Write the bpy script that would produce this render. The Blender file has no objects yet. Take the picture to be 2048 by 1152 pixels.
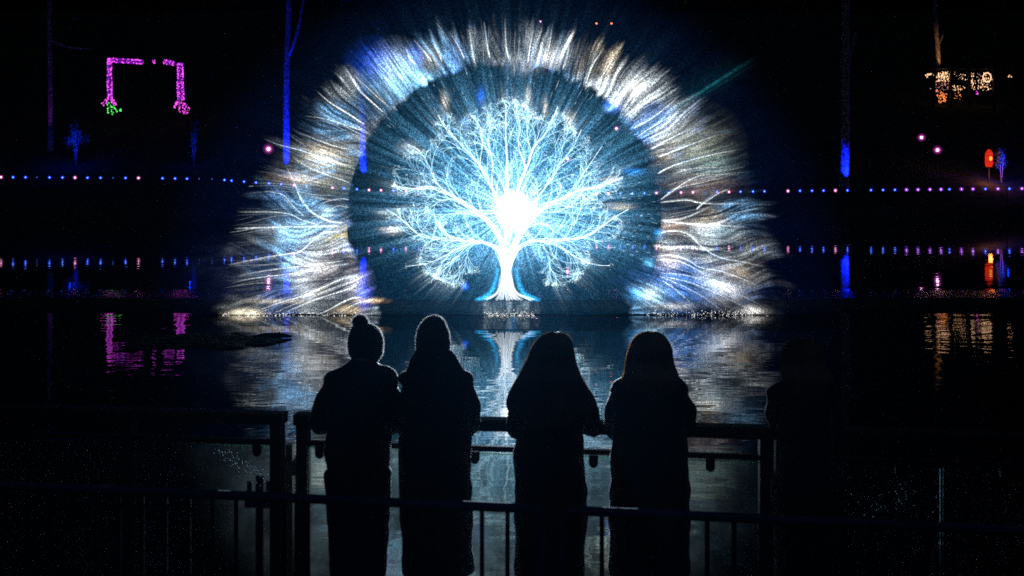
import bpy, bmesh, math, random
import numpy as np
from mathutils import Vector, Matrix, noise as mnoise

random.seed(7)
rng = np.random.default_rng(11)
SC = bpy.context.scene
COL = SC.collection
PI = math.pi

# ------------------------------------------------------------------ camera
F = 2000.0            # focal length in pixels of a 2048 px wide frame
HOR = 341.0           # row of the horizon in that frame
CAMH = 3.35           # camera above the pond
DECK = 0.80           # deck above the pond
cam = bpy.data.cameras.new('camera')
cam.sensor_width = 36.0
cam.lens = 36.0 * F / 2048.0
cam.shift_y = -(576.0 - HOR) / 2048.0
cam.dof.use_dof = True
cam.dof.focus_distance = 15.0
cam.dof.aperture_fstop = 2.8
cam.clip_start = 0.05
cam.clip_end = 600.0
cam_ob = bpy.data.objects.new('camera', cam)
COL.objects.link(cam_ob)
cam_ob.location = (0, 0, CAMH)
cam_ob.rotation_euler = (PI / 2, 0, 0)
SC.camera = cam_ob

# ------------------------------------------------------------------ world (deep night)
W = bpy.data.worlds.new('World')
SC.world = W
W.use_nodes = True
wn = W.node_tree
bg = wn.nodes['Background']
sky = wn.nodes.new('ShaderNodeTexSky')
sky.sky_type = 'NISHITA'
sky.sun_disc = False
sky.sun_elevation = math.radians(-6.0)
sky.sun_rotation = math.radians(180.0)
wn.links.new(sky.outputs[0], bg.inputs[0])
bg.inputs[1].default_value = 0.05
sun = bpy.data.lights.new('blue_fill', 'SUN')
sun.energy = 0.06  # blue fill added behind the camera to lift the near barrier
sun.angle = math.radians(0.5)
sun.color = (0.35, 0.45, 1.0)
sun_ob = bpy.data.objects.new('blue_fill', sun)
COL.objects.link(sun_ob)
sun_ob.rotation_euler = (math.radians(35), 0, math.radians(-20))

# ------------------------------------------------------------------ exposure and sampling
SC.view_settings.view_transform = 'Standard'
SC.view_settings.look = 'None'
SC.view_settings.exposure = 0.0
SC.view_settings.gamma = 1.0
SC.view_settings.use_curve_mapping = False
cy = SC.cycles
cy.max_bounces = 6
cy.diffuse_bounces = 0
cy.glossy_bounces = 3
cy.transmission_bounces = 4
cy.volume_bounces = 0
cy.transparent_max_bounces = 64
cy.sample_clamp_indirect = 2.0
cy.sample_clamp_direct = 4.0
cy.caustics_reflective = False
cy.caustics_refractive = False
cy.use_denoising = False
cy.use_adaptive_sampling = False


def at(px, py, d):
    """the world point that the frame shows at (px, py), d metres away"""
    return Vector(((px - 1024.0) / F * d, d, CAMH - (py - HOR) / F * d))


# ------------------------------------------------------------------ node helpers
class S:
    """float socket with arithmetic"""
    def __init__(self, nt, sock):
        self.nt, self.s = nt, sock

    def _m(self, op, *others, clamp=False):
        n = self.nt.nodes.new('ShaderNodeMath')
        n.operation = op
        n.use_clamp = clamp
        for i, a in enumerate((self,) + others):
            if isinstance(a, S):
                self.nt.links.new(a.s, n.inputs[i])
            else:
                n.inputs[i].default_value = float(a)
        return S(self.nt, n.outputs[0])

    def __add__(a, b): return a._m('ADD', b)
    __radd__ = __add__
    def __sub__(a, b): return a._m('SUBTRACT', b)
    def __rsub__(a, b): return (a * -1.0) + b
    def __mul__(a, b): return a._m('MULTIPLY', b)
    __rmul__ = __mul__
    def __truediv__(a, b): return a._m('DIVIDE', b)
    def pow(a, b): return a._m('POWER', b)
    def min(a, b): return a._m('MINIMUM', b)
    def max(a, b): return a._m('MAXIMUM', b)
    def sqrt(a): return a._m('SQRT')
    def exp(a): return a._m('EXPONENT')
    def gt(a, b): return a._m('GREATER_THAN', b)
    def lt(a, b): return a._m('LESS_THAN', b)
    def atan2(a, b): return a._m('ARCTAN2', b)
    def clamp(a): return a._m('ADD', 0.0, clamp=True)

    def smooth(a, lo, hi):
        n = a.nt.nodes.new('ShaderNodeMapRange')
        n.interpolation_type = 'SMOOTHSTEP'
        a.nt.links.new(a.s, n.inputs['Value'])
        for k, v in (('From Min', lo), ('From Max', hi)):
            if isinstance(v, S):
                a.nt.links.new(v.s, n.inputs[k])
            else:
                n.inputs[k].default_value = v
        n.inputs['To Min'].default_value = 0.0
        n.inputs['To Max'].default_value = 1.0
        return S(a.nt, n.outputs['Result'])


def vec(nt, x, y, z=0.0):
    n = nt.nodes.new('ShaderNodeCombineXYZ')
    for i, a in enumerate((x, y, z)):
        if isinstance(a, S):
            nt.links.new(a.s, n.inputs[i])
        else:
            n.inputs[i].default_value = float(a)
    return n.outputs[0]


def noise(nt, v, scale=1.0, detail=2.0, rough=0.5, dist=0.0, ntype='FBM'):
    n = nt.nodes.new('ShaderNodeTexNoise')
    nt.links.new(v, n.inputs['Vector'])
    n.inputs['Scale'].default_value = scale
    n.inputs['Detail'].default_value = detail
    n.inputs['Roughness'].default_value = rough
    n.inputs['Distortion'].default_value = dist
    return S(nt, n.outputs['Fac'])


def colmul(nt, col, fac):
    """rgb (tuple or socket) times float socket"""
    n = nt.nodes.new('ShaderNodeVectorMath')
    n.operation = 'SCALE'
    if isinstance(col, tuple):
        n.inputs[0].default_value = col[:3]
    else:
        nt.links.new(col, n.inputs[0])
    if isinstance(fac, S):
        nt.links.new(fac.s, n.inputs['Scale'])
    else:
        n.inputs['Scale'].default_value = fac
    return n.outputs[0]


def coladd(nt, a, b):
    n = nt.nodes.new('ShaderNodeVectorMath')
    n.operation = 'ADD'
    nt.links.new(a, n.inputs[0])
    nt.links.new(b, n.inputs[1])
    return n.outputs[0]


def colmix(nt, f, a, b):
    n = nt.nodes.new('ShaderNodeMix')
    n.data_type = 'RGBA'
    nt.links.new(f.s, n.inputs[0])
    for i, c in ((6, a), (7, b)):
        if isinstance(c, tuple):
            n.inputs[i].default_value = (c[0], c[1], c[2], 1)
        else:
            nt.links.new(c, n.inputs[i])
    return n.outputs[2]


def new_mat(name):
    m = bpy.data.materials.new(name)
    m.use_nodes = True
    nt = m.node_tree
    out = nt.nodes['Material Output']
    return m, nt, nt.nodes['Principled BSDF'], out


def mat_plain(name, col, rough=0.8, metal=0.0, sheen=0.0, nscale=18.0, var=0.25, bump=0.0, spec=0.3):
    m, nt, b, out = new_mat(name)
    tc = nt.nodes.new('ShaderNodeTexCoord')
    n = noise(nt, tc.outputs['Object'], nscale, 4.0, 0.6)
    k = n.smooth(0.3, 0.7) * (2 * var) + (1.0 - var)
    nt.links.new(colmul(nt, tuple(col), k), b.inputs['Base Color'])
    b.inputs['Roughness'].default_value = rough
    b.inputs['Metallic'].default_value = metal
    b.inputs['Specular IOR Level'].default_value = spec
    b.inputs['Sheen Weight'].default_value = sheen
    b.inputs['Sheen Roughness'].default_value = 0.4
    if bump > 0:
        bp = nt.nodes.new('ShaderNodeBump')
        bp.inputs['Strength'].default_value = 0.6
        bp.inputs['Distance'].default_value = bump
        nt.links.new(n.s, bp.inputs['Height'])
        nt.links.new(bp.outputs[0], b.inputs['Normal'])
    return m


def mat_glow(name, col, strength, additive=False, attr=None, grain=0.0, sample=False):
    """something that gives off light; additive lets what is behind it show through"""
    m, nt, b, out = new_mat(name)
    nt.nodes.remove(b)
    e = nt.nodes.new('ShaderNodeEmission')
    e.inputs['Strength'].default_value = strength
    e.inputs['Color'].default_value = (col[0], col[1], col[2], 1)
    src = None
    if attr:
        a = nt.nodes.new('ShaderNodeAttribute')
        a.attribute_name = attr
        src = a.outputs['Color']
    if grain > 0:
        tc = nt.nodes.new('ShaderNodeTexCoord')
        fl = nt.nodes.new('ShaderNodeVectorMath')
        fl.operation = 'SNAP'
        fl.inputs[1].default_value = (.0175, 10.0, .0175)
        nt.links.new(tc.outputs['Object'], fl.inputs[0])
        w = nt.nodes.new('ShaderNodeTexWhiteNoise')
        w.noise_dimensions = '3D'
        nt.links.new(fl.outputs[0], w.inputs['Vector'])
        g = S(nt, w.outputs['Value']).pow(2.0) * (2.2 * grain) + (1.0 - grain * 0.75)
        src = colmul(nt, src if src is not None else tuple(col), g)
    if src is not None:
        nt.links.new(src, e.inputs['Color'])
    if additive:
        t = nt.nodes.new('ShaderNodeBsdfTransparent')
        ad = nt.nodes.new('ShaderNodeAddShader')
        nt.links.new(t.outputs[0], ad.inputs[0])
        nt.links.new(e.outputs[0], ad.inputs[1])
        nt.links.new(ad.outputs[0], out.inputs['Surface'])
    else:
        nt.links.new(e.outputs[0], out.inputs['Surface'])
    m.cycles.emission_sampling = 'AUTO' if sample else 'NONE'
    return m


# ------------------------------------------------------------------ object helpers
def link(o, parent=None):
    COL.objects.link(o)
    if parent is not None:
        o.parent = parent
    return o


def tag(o, label=None, cat=None, group=None, kind=None):
    if label: o['label'] = label
    if cat: o['category'] = cat
    if group: o['group'] = group
    if kind: o['kind'] = kind
    return o


def empty(name, loc=(0, 0, 0), rz=0.0):
    o = bpy.data.objects.new(name, None)
    o.empty_display_size = 0.1
    o.location = loc
    o.rotation_euler = (0, 0, rz)
    return link(o)


class MB:
    """collects shapes for one mesh"""
    def __init__(self):
        self.v, self.f, self.m = [], [], []
        self.c = []

    def add(self, vs, fs, mi=0):
        o = len(self.v)
        self.v.extend([tuple(p) for p in vs])
        self.f.extend([tuple(i + o for i in q) for q in fs])
        self.m.extend([mi] * len(fs))

    def box(self, x0, x1, y0, y1, z0, z1, mi=0):
        v = [(x, y, z) for z in (z0, z1) for y in (y0, y1) for x in (x0, x1)]
        self.add(v, [(0, 2, 3, 1), (4, 5, 7, 6), (0, 1, 5, 4), (2, 6, 7, 3), (0, 4, 6, 2), (1, 3, 7, 5)], mi)

    def bevel_box(self, x0, x1, y0, y1, z0, z1, r, mi=0):
        """box along x with its long edges rounded off"""
        pts = []
        for cyc, czc, a0 in ((y1 - r, z1 - r, 0), (y0 + r, z1 - r, 90), (y0 + r, z0 + r, 180), (y1 - r, z0 + r, 270)):
            for k in range(4):
                a = math.radians(a0 + 30 * k)
                pts.append((cyc + r * math.cos(a), czc + r * math.sin(a)))
        n = len(pts)
        vs = [(x0, p[0], p[1]) for p in pts] + [(x1, p[0], p[1]) for p in pts]
        fs = [(i, (i + 1) % n, n + (i + 1) % n, n + i) for i in range(n)]
        fs += [tuple(range(n))[::-1], tuple(range(n, 2 * n))]
        self.add(vs, fs, mi)

    def tube(self, pts, rads, n=8, mi=0, caps=True):
        pts = [Vector(p) for p in pts]
        if not hasattr(rads, '__len__'):
            rads = [rads] * len(pts)
        vs, fs = [], []
        up = Vector((0.03, 0.02, 1)).normalized()
        for i, p in enumerate(pts):
            t = (pts[min(i + 1, len(pts) - 1)] - pts[max(i - 1, 0)])
            t = t.normalized() if t.length > 1e-9 else Vector((0, 0, 1))
            u = t.cross(up)
            if u.length < 0.15:
                u = t.cross(Vector((0, 1, 0.1)))
            u.normalize()
            w = u.cross(t)
            for k in range(n):
                a = 2 * PI * k / n
                vs.append(p + (u * math.cos(a) + w * math.sin(a)) * rads[i])
        for i in range(len(pts) - 1):
            for k in range(n):
                k2 = (k + 1) % n
                fs.append((i * n + k, i * n + k2, (i + 1) * n + k2, (i + 1) * n + k))
        if caps:
            fs.append(tuple(range(n)))
            fs.append(tuple(range((len(pts) - 1) * n, len(pts) * n))[::-1])
        self.add(vs, fs, mi)

    def ball(self, c, r, seg=12, rings=8, mi=0):
        rx, ry, rz = r if hasattr(r, '__len__') else (r, r, r)
        vs = [(c[0], c[1], c[2] + rz)]
        for i in range(1, rings):
            a = PI * i / rings
            for k in range(seg):
                b = 2 * PI * k / seg
                vs.append((c[0] + rx * math.sin(a) * math.cos(b), c[1] + ry * math.sin(a) * math.sin(b), c[2] + rz * math.cos(a)))
        vs.append((c[0], c[1], c[2] - rz))
        fs = [(0, 1 + k, 1 + (k + 1) % seg) for k in range(seg)]
        for i in range(rings - 2):
            for k in range(seg):
                a, b2 = 1 + i * seg + k, 1 + i * seg + (k + 1) % seg
                fs.append((a, a + seg, b2 + seg, b2))
        l = len(vs) - 1
        o = 1 + (rings - 2) * seg
        fs += [(l, o + (k + 1) % seg, o + k) for k in range(seg)]
        self.add(vs, fs, mi)

    def loft(self, rings, n=28, mi=0):
        """rings: (cx, cy, z, rx, ry) from top to bottom"""
        vs, fs = [], []
        for cx, cyy, z, rx, ry in rings:
            for k in range(n):
                a = 2 * PI * k / n
                vs.append((cx + rx * math.cos(a), cyy + ry * math.sin(a), z))
        m = len(rings)
        for i in range(m - 1):
            for k in range(n):
                k2 = (k + 1) % n
                fs.append((i * n + k, (i + 1) * n + k, (i + 1) * n + k2, i * n + k2))
        fs.append(tuple(range(n)))
        fs.append(tuple(range((m - 1) * n, m * n))[::-1])
        self.add(vs, fs, mi)

    def mesh(self, name):
        me = bpy.data.meshes.new(name)
        me.from_pydata(self.v, [], self.f)
        if self.m and max(self.m) > 0:
            me.polygons.foreach_set('material_index', self.m)
        me.update()
        return me

    def build(self, name, mats, parent=None, smooth=False):
        me = self.mesh(name)
        for mm in (mats if isinstance(mats, (list, tuple)) else [mats]):
            me.materials.append(mm)
        if smooth:
            me.polygons.foreach_set('use_smooth', [True] * len(me.polygons))
        return link(bpy.data.objects.new(name, me), parent)


def remeshed(mb, name, voxel, mat, parent=None, smooth_it=6, wrinkle=0.0, wscale=9.0):
    """fuse the shapes in mb into one continuous surface"""
    me = mb.mesh(name + '_raw')
    o = bpy.data.objects.new(name + '_raw', me)
    COL.objects.link(o)
    r = o.modifiers.new('r', 'REMESH')
    r.mode = 'VOXEL'
    r.voxel_size = voxel
    s = o.modifiers.new('s', 'SMOOTH')
    s.iterations = smooth_it
    s.factor = 0.5
    dg = bpy.context.evaluated_depsgraph_get()
    ev = o.evaluated_get(dg)
    out = bpy.data.meshes.new_from_object(ev, depsgraph=dg)
    bpy.data.objects.remove(o)
    bpy.data.meshes.remove(me)
    out.name = name
    if wrinkle > 0:
        co = np.empty(len(out.vertices) * 3)
        out.vertices.foreach_get('co', co)
        co = co.reshape(-1, 3)
        no = np.empty(len(out.vertices) * 3)
        out.vertices.foreach_get('normal', no)
        no = no.reshape(-1, 3)
        w = np.array([mnoise.fractal(Vector((p[0] * wscale, p[1] * wscale, p[2] * wscale * 0.7)), 1.0, 2.0, 2) for p in co])
        co += no * (w[:, None] * wrinkle)
        out.vertices.foreach_set('co', co.ravel())
        out.update()
    out.materials.clear()
    out.materials.append(mat)
    out.polygons.foreach_set('use_smooth', [True] * len(out.polygons))
    return link(bpy.data.objects.new(name, out), parent)


def catmull(pts, n_per=8):
    P = [np.array(p, float) for p in pts]
    P = [2 * P[0] - P[1]] + P + [2 * P[-1] - P[-2]]
    out = []
    for i in range(1, len(P) - 2):
        p0, p1, p2, p3 = P[i - 1:i + 3]
        for k in range(n_per):
            t = k / n_per
            out.append(0.5 * ((2 * p1) + (-p0 + p2) * t + (2 * p0 - 5 * p1 + 4 * p2 - p3) * t * t + (-p0 + 3 * p1 - 3 * p2 + p3) * t ** 3))
    out.append(P[-2])
    return np.array(out)


# ================================================================== THE SETTING
# ---- pond
m, nt, b, out = new_mat('pond_water')
b.inputs['Base Color'].default_value = (0.002, 0.004, 0.007, 1)
b.inputs['Roughness'].default_value = 0.006
b.inputs['IOR'].default_value = 1.333
b.inputs['Specular IOR Level'].default_value = 0.5
tc = nt.nodes.new('ShaderNodeTexCoord')
sp = nt.nodes.new('ShaderNodeSeparateXYZ')
nt.links.new(tc.outputs['Object'], sp.inputs[0])
X, Y = S(nt, sp.outputs[0]), S(nt, sp.outputs[1])
calm = noise(nt, vec(nt, X * 0.10, Y * 0.16, 3.0), 1.0, 2.0, 0.5).smooth(0.35, 0.7)
w1 = noise(nt, vec(nt, X * 0.8, Y * 1.5), 1.0, 2.0, 0.5)
w2 = noise(nt, vec(nt, X * 2.6, Y * 5.5, 5.0), 1.0, 3.0, 0.55)
w3 = noise(nt, vec(nt, X * 9.0, Y * 16.0, 9.0), 1.0, 2.0, 0.5)
w4 = noise(nt, vec(nt, X * 1.5, Y * 3.2, 13.0), 1.0, 1.0, 0.5)
hgt = (w1 * 0.0065 + w4 * 0.0030 + w2 * 0.0012 * (calm * 0.9 + 0.3) + w3 * 0.00018 * (calm * 1.3 + 0.2)) * (1.0 - Y.smooth(24.0, 27.0) * 0.62) + w2 * (1.0 - Y.smooth(26.6, 28.6)) * Y.smooth(25.8, 26.0) * 0.026
bp = nt.nodes.new('ShaderNodeBump')
bp.inputs['Strength'].default_value = 1.0
bp.inputs['Distance'].default_value = 1.0
nt.links.new(hgt.s, bp.inputs['Height'])
nt.links.new(bp.outputs[0], b.inputs['Normal'])
M_WATER = m
mb = MB()
mb.add([(-90, 5.95, 0), (90, 5.95, 0), (90, 70, 0), (-90, 70, 0)], [(0, 1, 2, 3)])
tag(mb.build('pond_water', M_WATER), kind='structure')

# ---- far bank and hillside
M_BANK = mat_plain('bank_grass', (0.035, 0.040, 0.022), 1.0, nscale=2.5, var=0.4, spec=0.0)


def ground_z(x, y):
    t = max(0.0, y - 66.5)
    z = min(1.1, t * 0.55) + max(0.0, t - 3.0) * 0.325
    n = mnoise.noise(Vector((x * 0.08, y * 0.08, 1.7)))
    return z + n * min(1.0, t * 0.08) * 0.8 - 0.15


mb = MB()
xs = np.linspace(-90, 90, 91)
ys = np.concatenate([np.linspace(66.2, 80, 20), np.linspace(81.5, 150, 32)])
vs = [(x, y, ground_z(x, y) if y > 66.3 else -0.6) for y in ys for x in xs]
nx = len(xs)
fs = [(j * nx + i, j * nx + i + 1, (j + 1) * nx + i + 1, (j + 1) * nx + i) for j in range(len(ys) - 1) for i in range(nx - 1)]
mb.add(vs, fs)
tag(mb.build('hill', M_BANK, smooth=True), kind='structure')

# ---- the low ledge that crosses the pond behind the water screen
M_CONC = mat_plain('wet_concrete', (0.03, 0.032, 0.03), 1.0, nscale=3.0, var=0.35, spec=0.0)
mb = MB()
y0 = 23.75
for i in range(19):
    xa = -38 + i * 4.0
    mb.bevel_box(xa, xa + 3.985, y0, y0 + 2.2, -0.5, 0.045 + 0.006 * math.sin(i * 2.3), 0.02)
o = mb.build('ledge', M_CONC)
tag(o, 'low dark concrete ledge crossing the pond behind the water screen', 'ledge')

# ---- the deck the watchers stand on
M_DECK = mat_plain('deck_boards', (0.05, 0.042, 0.035), 0.7, nscale=6.0, var=0.4)
dk = None
mb = MB()
mb.box(-9, 9, -4, 5.98, DECK - 0.9, DECK - 0.05)
deck = tag(mb.build('deck', M_DECK), kind='structure')
mb = MB()
mb.box(-9, 9, 0, 0.136, DECK - 0.045, DECK)
pm = mb.mesh('plank')
pm.materials.append(M_DECK)
for i in range(24):
    p = bpy.data.objects.new('plank', pm)
    link(p, deck)
    p.location = (0, 2.62 + i * 0.14, 0)
mb = MB()
mb.box(-9, 9, -4, 2.61, DECK - 0.045, DECK - 0.002)
mb.build('boarding', M_DECK, deck)

# ================================================================== THE WATER SCREEN
DS = 23.2
PXM = DS / F                      # metres per frame pixel at the screen
SCR = at(1008, 630, DS)
screen = empty('water_screen', (SCR.x, SCR.y, 0.0))
tag(screen, 'tall fan-shaped curtain of water spray with a glowing white tree projected on it', 'water screen')


def sp2(px, py, y=0.0):
    """frame pixel to the screen's own coordinates"""
    return ((px - 1008.0) * PXM, y, (630.0 - py) * PXM)


# ---- the sheet of fine spray, lit by the projector: the picture on it is worked out point by point
STEP = 2.0
gx = np.arange(-740, 741, STEP)
gz = np.arange(0.0, 741, STEP)
GX, GZ = np.meshgrid(gx, gz)
NZ, NX = GX.shape


def vnoise(u, v, seed, octaves=3, rough=.5):
    """fractal value noise on arrays, 0..1"""
    r_ = np.random.default_rng(seed)
    tab = r_.random((256, 256))
    tot, amp, acc = 0.0, 1.0, 0.0
    for o_ in range(octaves):
        f_ = 2.0 ** o_
        a, b_ = u * f_ + 17.3 * o_, v * f_ + 9.1 * o_
        i, j = np.floor(a).astype(int), np.floor(b_).astype(int)
        fa, fb = a - i, b_ - j
        fa, fb = fa * fa * (3 - 2 * fa), fb * fb * (3 - 2 * fb)
        i0, i1, j0, j1 = i % 256, (i + 1) % 256, j % 256, (j + 1) % 256
        tot = tot + amp * ((tab[j0, i0] * (1 - fa) + tab[j0, i1] * fa) * (1 - fb) + (tab[j1, i0] * (1 - fa) + tab[j1, i1] * fa) * fb)
        acc += amp
        amp *= rough
    return tot / acc


def sstep(a, lo, hi):
    t_ = np.clip((a - lo) / (hi - lo), 0, 1)
    return t_ * t_ * (3 - 2 * t_)


def sample(img, px, pz):
    a, b_ = np.clip((px + 740) / STEP, 0, NX - 1.001), np.clip(pz / STEP, 0, NZ - 1.001)
    i, j = a.astype(int), b_.astype(int)
    fa, fb = a - i, b_ - j
    return (img[j, i] * (1 - fa) + img[j, i + 1] * fa) * (1 - fb) + (img[j + 1, i] * (1 - fa) + img[j + 1, i + 1] * fa) * fb


zc = GZ - 190.0
r = np.hypot(GX, zc)
zq = np.where(zc < 0, zc * .45, zc)
th = np.arctan2(GX, zq)
fan = np.hypot(GX, GZ)
# direction in which the spray streams
ux, uz = GX / np.maximum(np.hypot(GX, zq), 1), zq / np.maximum(np.hypot(GX, zq), 1)
side_ = 1 - sstep(zc, 60, 260)
wob = (vnoise(GX * .0085 + 40, GZ * .0085 + 40, 5, 2) - .5) * (1.1 + 1.5 * side_) + (vnoise(GX * .028 + 40, GZ * .028 + 40, 6, 2) - .5) * .55
ux, uz = ux * np.cos(wob) - uz * np.sin(wob), ux * np.sin(wob) + uz * np.cos(wob)


def stream(seed_img, length, n):
    """smear an image along the stream"""
    acc, wsum = seed_img.copy(), 1.0
    for sgn in (-1, 1):
        px, pz = GX.copy(), GZ.copy()
        for k in range(n):
            dx_, dz_ = sample(ux, px, pz), sample(uz, px, pz)
            px += sgn * dx_ * length / n
            pz += sgn * dz_ * length / n
            w_ = 1 - (k / n) * .6
            acc += w_ * sample(seed_img, px, pz)
            wsum += w_
    return acc / wsum


def norm01(a):
    lo, hi = np.percentile(a, 3), np.percentile(a, 99.3)
    return np.clip((a - lo) / (hi - lo), 0, 1.6)


rs = np.random.default_rng(77)
fine = norm01(stream(rs.random((NZ, NX)) ** 6, 64, 26))
coarse_seed = rs.random((NZ // 3 + 1, NX // 3 + 1)) ** 9
coarse_seed = np.kron(coarse_seed, np.ones((3, 3)))[:NZ, :NX]
coarse = norm01(stream(coarse_seed, 105, 30))
short = norm01(stream(rs.random((NZ, NX)) ** 9, 24, 12))
patch = vnoise(GX * .012 + 40, GZ * .012 + 40, 8, 3, .55)
edge = vnoise(th * 26 + 100, th * 0 + 3, 9, 3, .7)
edge2 = vnoise(th * 34 + 100, th * 0 + 7, 10, 3, .7)
clump = vnoise(th * 13 + 100, r * .006, 12, 3, .6)
ring_in = sstep(r - (edge - .5) * 26, 307, 319)
top_ = sstep(zc, 120, 260)
fade = fan - (edge2 - .5) * (90 - 20 * top_)
ring_out = 1 - sstep(fade, 470 + 36 * top_, 576 + 14 * top_)
streak = fine * .55 + coarse ** 1.5 * .95 + short * .22
body = ring_in * ring_out * (sstep(patch, .35 - .12 * top_, .65 - .1 * top_) * 1.0 + .10) * (.035 + streak ** 1.8 * 1.55) * (.35 + .55 * top_ + (1.25 - .45 * top_) * sstep(clump, .3, .75)) * (.92 + .38 * top_)
hue = vnoise(GX * .0085 + 60, GZ * .0085 + 60, 21, 2)
hue2 = vnoise(GX * .011 + 60, GZ * .011 + 60, 33, 2)
A = lambda *c: np.array(c)
t1 = sstep(hue, .42, .62)[..., None]
t2 = (sstep(hue2, .60, .80) * .8)[..., None]
t3 = sstep(vnoise(GX * .010 + 90, GZ * .010 + 90, 61, 2), .62, .80)[..., None]
tintc = A(.26, .60, 1.0) * (1 - t1) + A(.84, .95, 1.0) * t1
tintc = tintc * (1 - t3) + A(1.0, .86, .60) * t3
tintc = tintc * (1 - t2) + A(.14, .34, 1.0) * t2
COLS = tintc * body[..., None]
# the dark disc; the projector lens's glare painted in as the tree's heart
hx, hz = GX - 20.0, GZ - 207.0
rh = np.hypot(hx, hz)
ah = np.arctan2(hx, hz)
ray = vnoise(ah * 9 + 50, rh * .0006 + 3, 41, 4, .65)
ray2 = vnoise(ah * 34 + 200, rh * .003 + 3, 42, 3, .6)
ray3 = vnoise(ah * 90 + 400, rh * .006 + 3, 43, 2, .6)
disc = 1 - sstep(r, 302, 322)
teal = disc * (np.exp(-rh * .0074) * .165 + .0065) * (.82 + .3 * sstep(ray, .32, .70))
COLS += A(.012, .40, 1.0) * (teal * 1.25)[..., None]
crown = np.exp(-(rh / 190.0) ** 2) * (.30 + 1.1 * sstep(ray2, .36, .7) + .5 * sstep(ray3, .45, .8)) * sstep(GZ, 60, 150)
COLS += A(.17, .58, 1.0) * (crown * .88)[..., None]
# light smeared outward from the twigs
smear = sstep(rh, 165, 215) * (1 - sstep(rh, 215, 285)) * disc * sstep(ray2 * .6 + ray3 * .5, .52, .86) * sstep(GZ, 150, 290)
COLS += A(.45, .80, 1.0) * (smear * .05)[..., None]
glow = np.exp(-rh / 58.0) * (.5 + .9 * sstep(ray, .3, .75)) * 1.1
COLS += A(.24, .70, 1.0) * glow[..., None]
COLS += A(1.0, 1.0, 1.0) * ((np.exp(-(rh / 25.0) ** 2) * 5.0 + np.exp(-(rh / 62.0) ** 2) * (.15 + 1.1 * sstep(ray2, .42, .72) * sstep(ray3 + .2, .4, .8))))[..., None]  # lens hot spot, painted as white glow
burst = np.exp(-rh / 120.0) * sstep(ray2, .52, .80) * .24 + np.exp(-rh / 190.0) * sstep(ray3, .66, .88) * .12  # starburst around the lens, painted as rays in the colours
COLS += A(.30, .78, 1.0) * (burst * sstep(rh, 20, 60) * (1 - sstep(rh, 120, 235)))[..., None]
# blue haze around the fan, painted as glow in the sheet's colours
drift = np.exp(-(fan / 500.0) ** 2) * ring_in * (.6 + .8 * vnoise(ah * 14 + 50, rh * .002, 44, 3))
COLS += A(.015, .09, 1.0) * (drift * .034)[..., None]
upr = np.clip(zc / np.maximum(r, 1), 0, 1)
COLS += A(.02, .28, .75) * (drift * upr * .034)[..., None]
# stub of the lens-flare streak, painted into the sheet as a ray
flare_streak = 1.9 * np.exp(-((ah - 1.004) / .006) ** 2) + .5 * np.exp(-((ah - 1.022) / .004) ** 2) + .14 * np.exp(-((ah - .99) / .05) ** 2)
COLS += A(.06, .70, .85) * (flare_streak * sstep(rh, 150, 330) * np.exp(-np.maximum(rh - 330, 0) / 260) * .11)[..., None]
COLS *= (.42 + .58 * sstep(GZ, 28.5, 31.5))[..., None]  # ledge's shade on the sheet, painted as dimmer colour below
foam = sstep(GX + 14 * edge, -62, -14) * (1 - sstep(GX - 14 * edge2, 22, 74)) * (1 - sstep(GZ, 24, 29)) * (.25 + 1.1 * sstep(vnoise(GX * .11 + 60, GZ * .018 + 8, 71, 3, .6), .35, .75))
COLS += A(.72, .92, 1.0) * (foam * .22)[..., None]
COLS *= (1 - sstep(fan, 620, 728))[..., None]
keep = fan < 732
idx = -np.ones((NZ, NX), int)
idx[keep] = np.arange(keep.sum())
q = np.stack([idx[:-1, :-1], idx[:-1, 1:], idx[1:, 1:], idx[1:, :-1]], -1).reshape(-1, 4)
q = q[(q >= 0).all(1)]
co = np.stack([GX[keep] * PXM, .04 * np.sin(GX[keep] * .03) * np.cos(GZ[keep] * .02), GZ[keep] * PXM + .012], 1)
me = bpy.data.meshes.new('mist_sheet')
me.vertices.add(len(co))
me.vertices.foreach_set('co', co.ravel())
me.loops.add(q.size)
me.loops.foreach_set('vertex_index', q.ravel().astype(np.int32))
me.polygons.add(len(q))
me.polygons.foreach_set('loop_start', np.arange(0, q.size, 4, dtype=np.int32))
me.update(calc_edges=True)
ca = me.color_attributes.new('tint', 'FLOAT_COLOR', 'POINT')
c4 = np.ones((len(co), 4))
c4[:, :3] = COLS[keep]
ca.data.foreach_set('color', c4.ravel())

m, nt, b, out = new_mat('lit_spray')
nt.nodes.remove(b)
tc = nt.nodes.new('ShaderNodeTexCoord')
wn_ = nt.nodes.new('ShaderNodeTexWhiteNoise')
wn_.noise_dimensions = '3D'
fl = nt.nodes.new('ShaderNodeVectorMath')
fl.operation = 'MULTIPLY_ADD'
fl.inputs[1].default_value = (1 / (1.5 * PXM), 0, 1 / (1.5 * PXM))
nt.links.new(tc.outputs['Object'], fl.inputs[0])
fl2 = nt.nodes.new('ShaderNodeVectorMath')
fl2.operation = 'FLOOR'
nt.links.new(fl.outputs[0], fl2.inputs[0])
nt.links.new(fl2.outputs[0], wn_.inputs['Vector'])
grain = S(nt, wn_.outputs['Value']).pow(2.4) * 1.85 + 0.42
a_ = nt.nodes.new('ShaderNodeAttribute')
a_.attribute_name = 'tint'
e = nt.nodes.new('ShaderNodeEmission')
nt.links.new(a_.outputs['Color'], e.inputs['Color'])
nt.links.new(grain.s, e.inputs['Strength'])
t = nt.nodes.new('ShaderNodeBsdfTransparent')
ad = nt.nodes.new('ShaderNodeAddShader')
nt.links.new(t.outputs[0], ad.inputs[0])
nt.links.new(e.outputs[0], ad.inputs[1])
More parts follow.
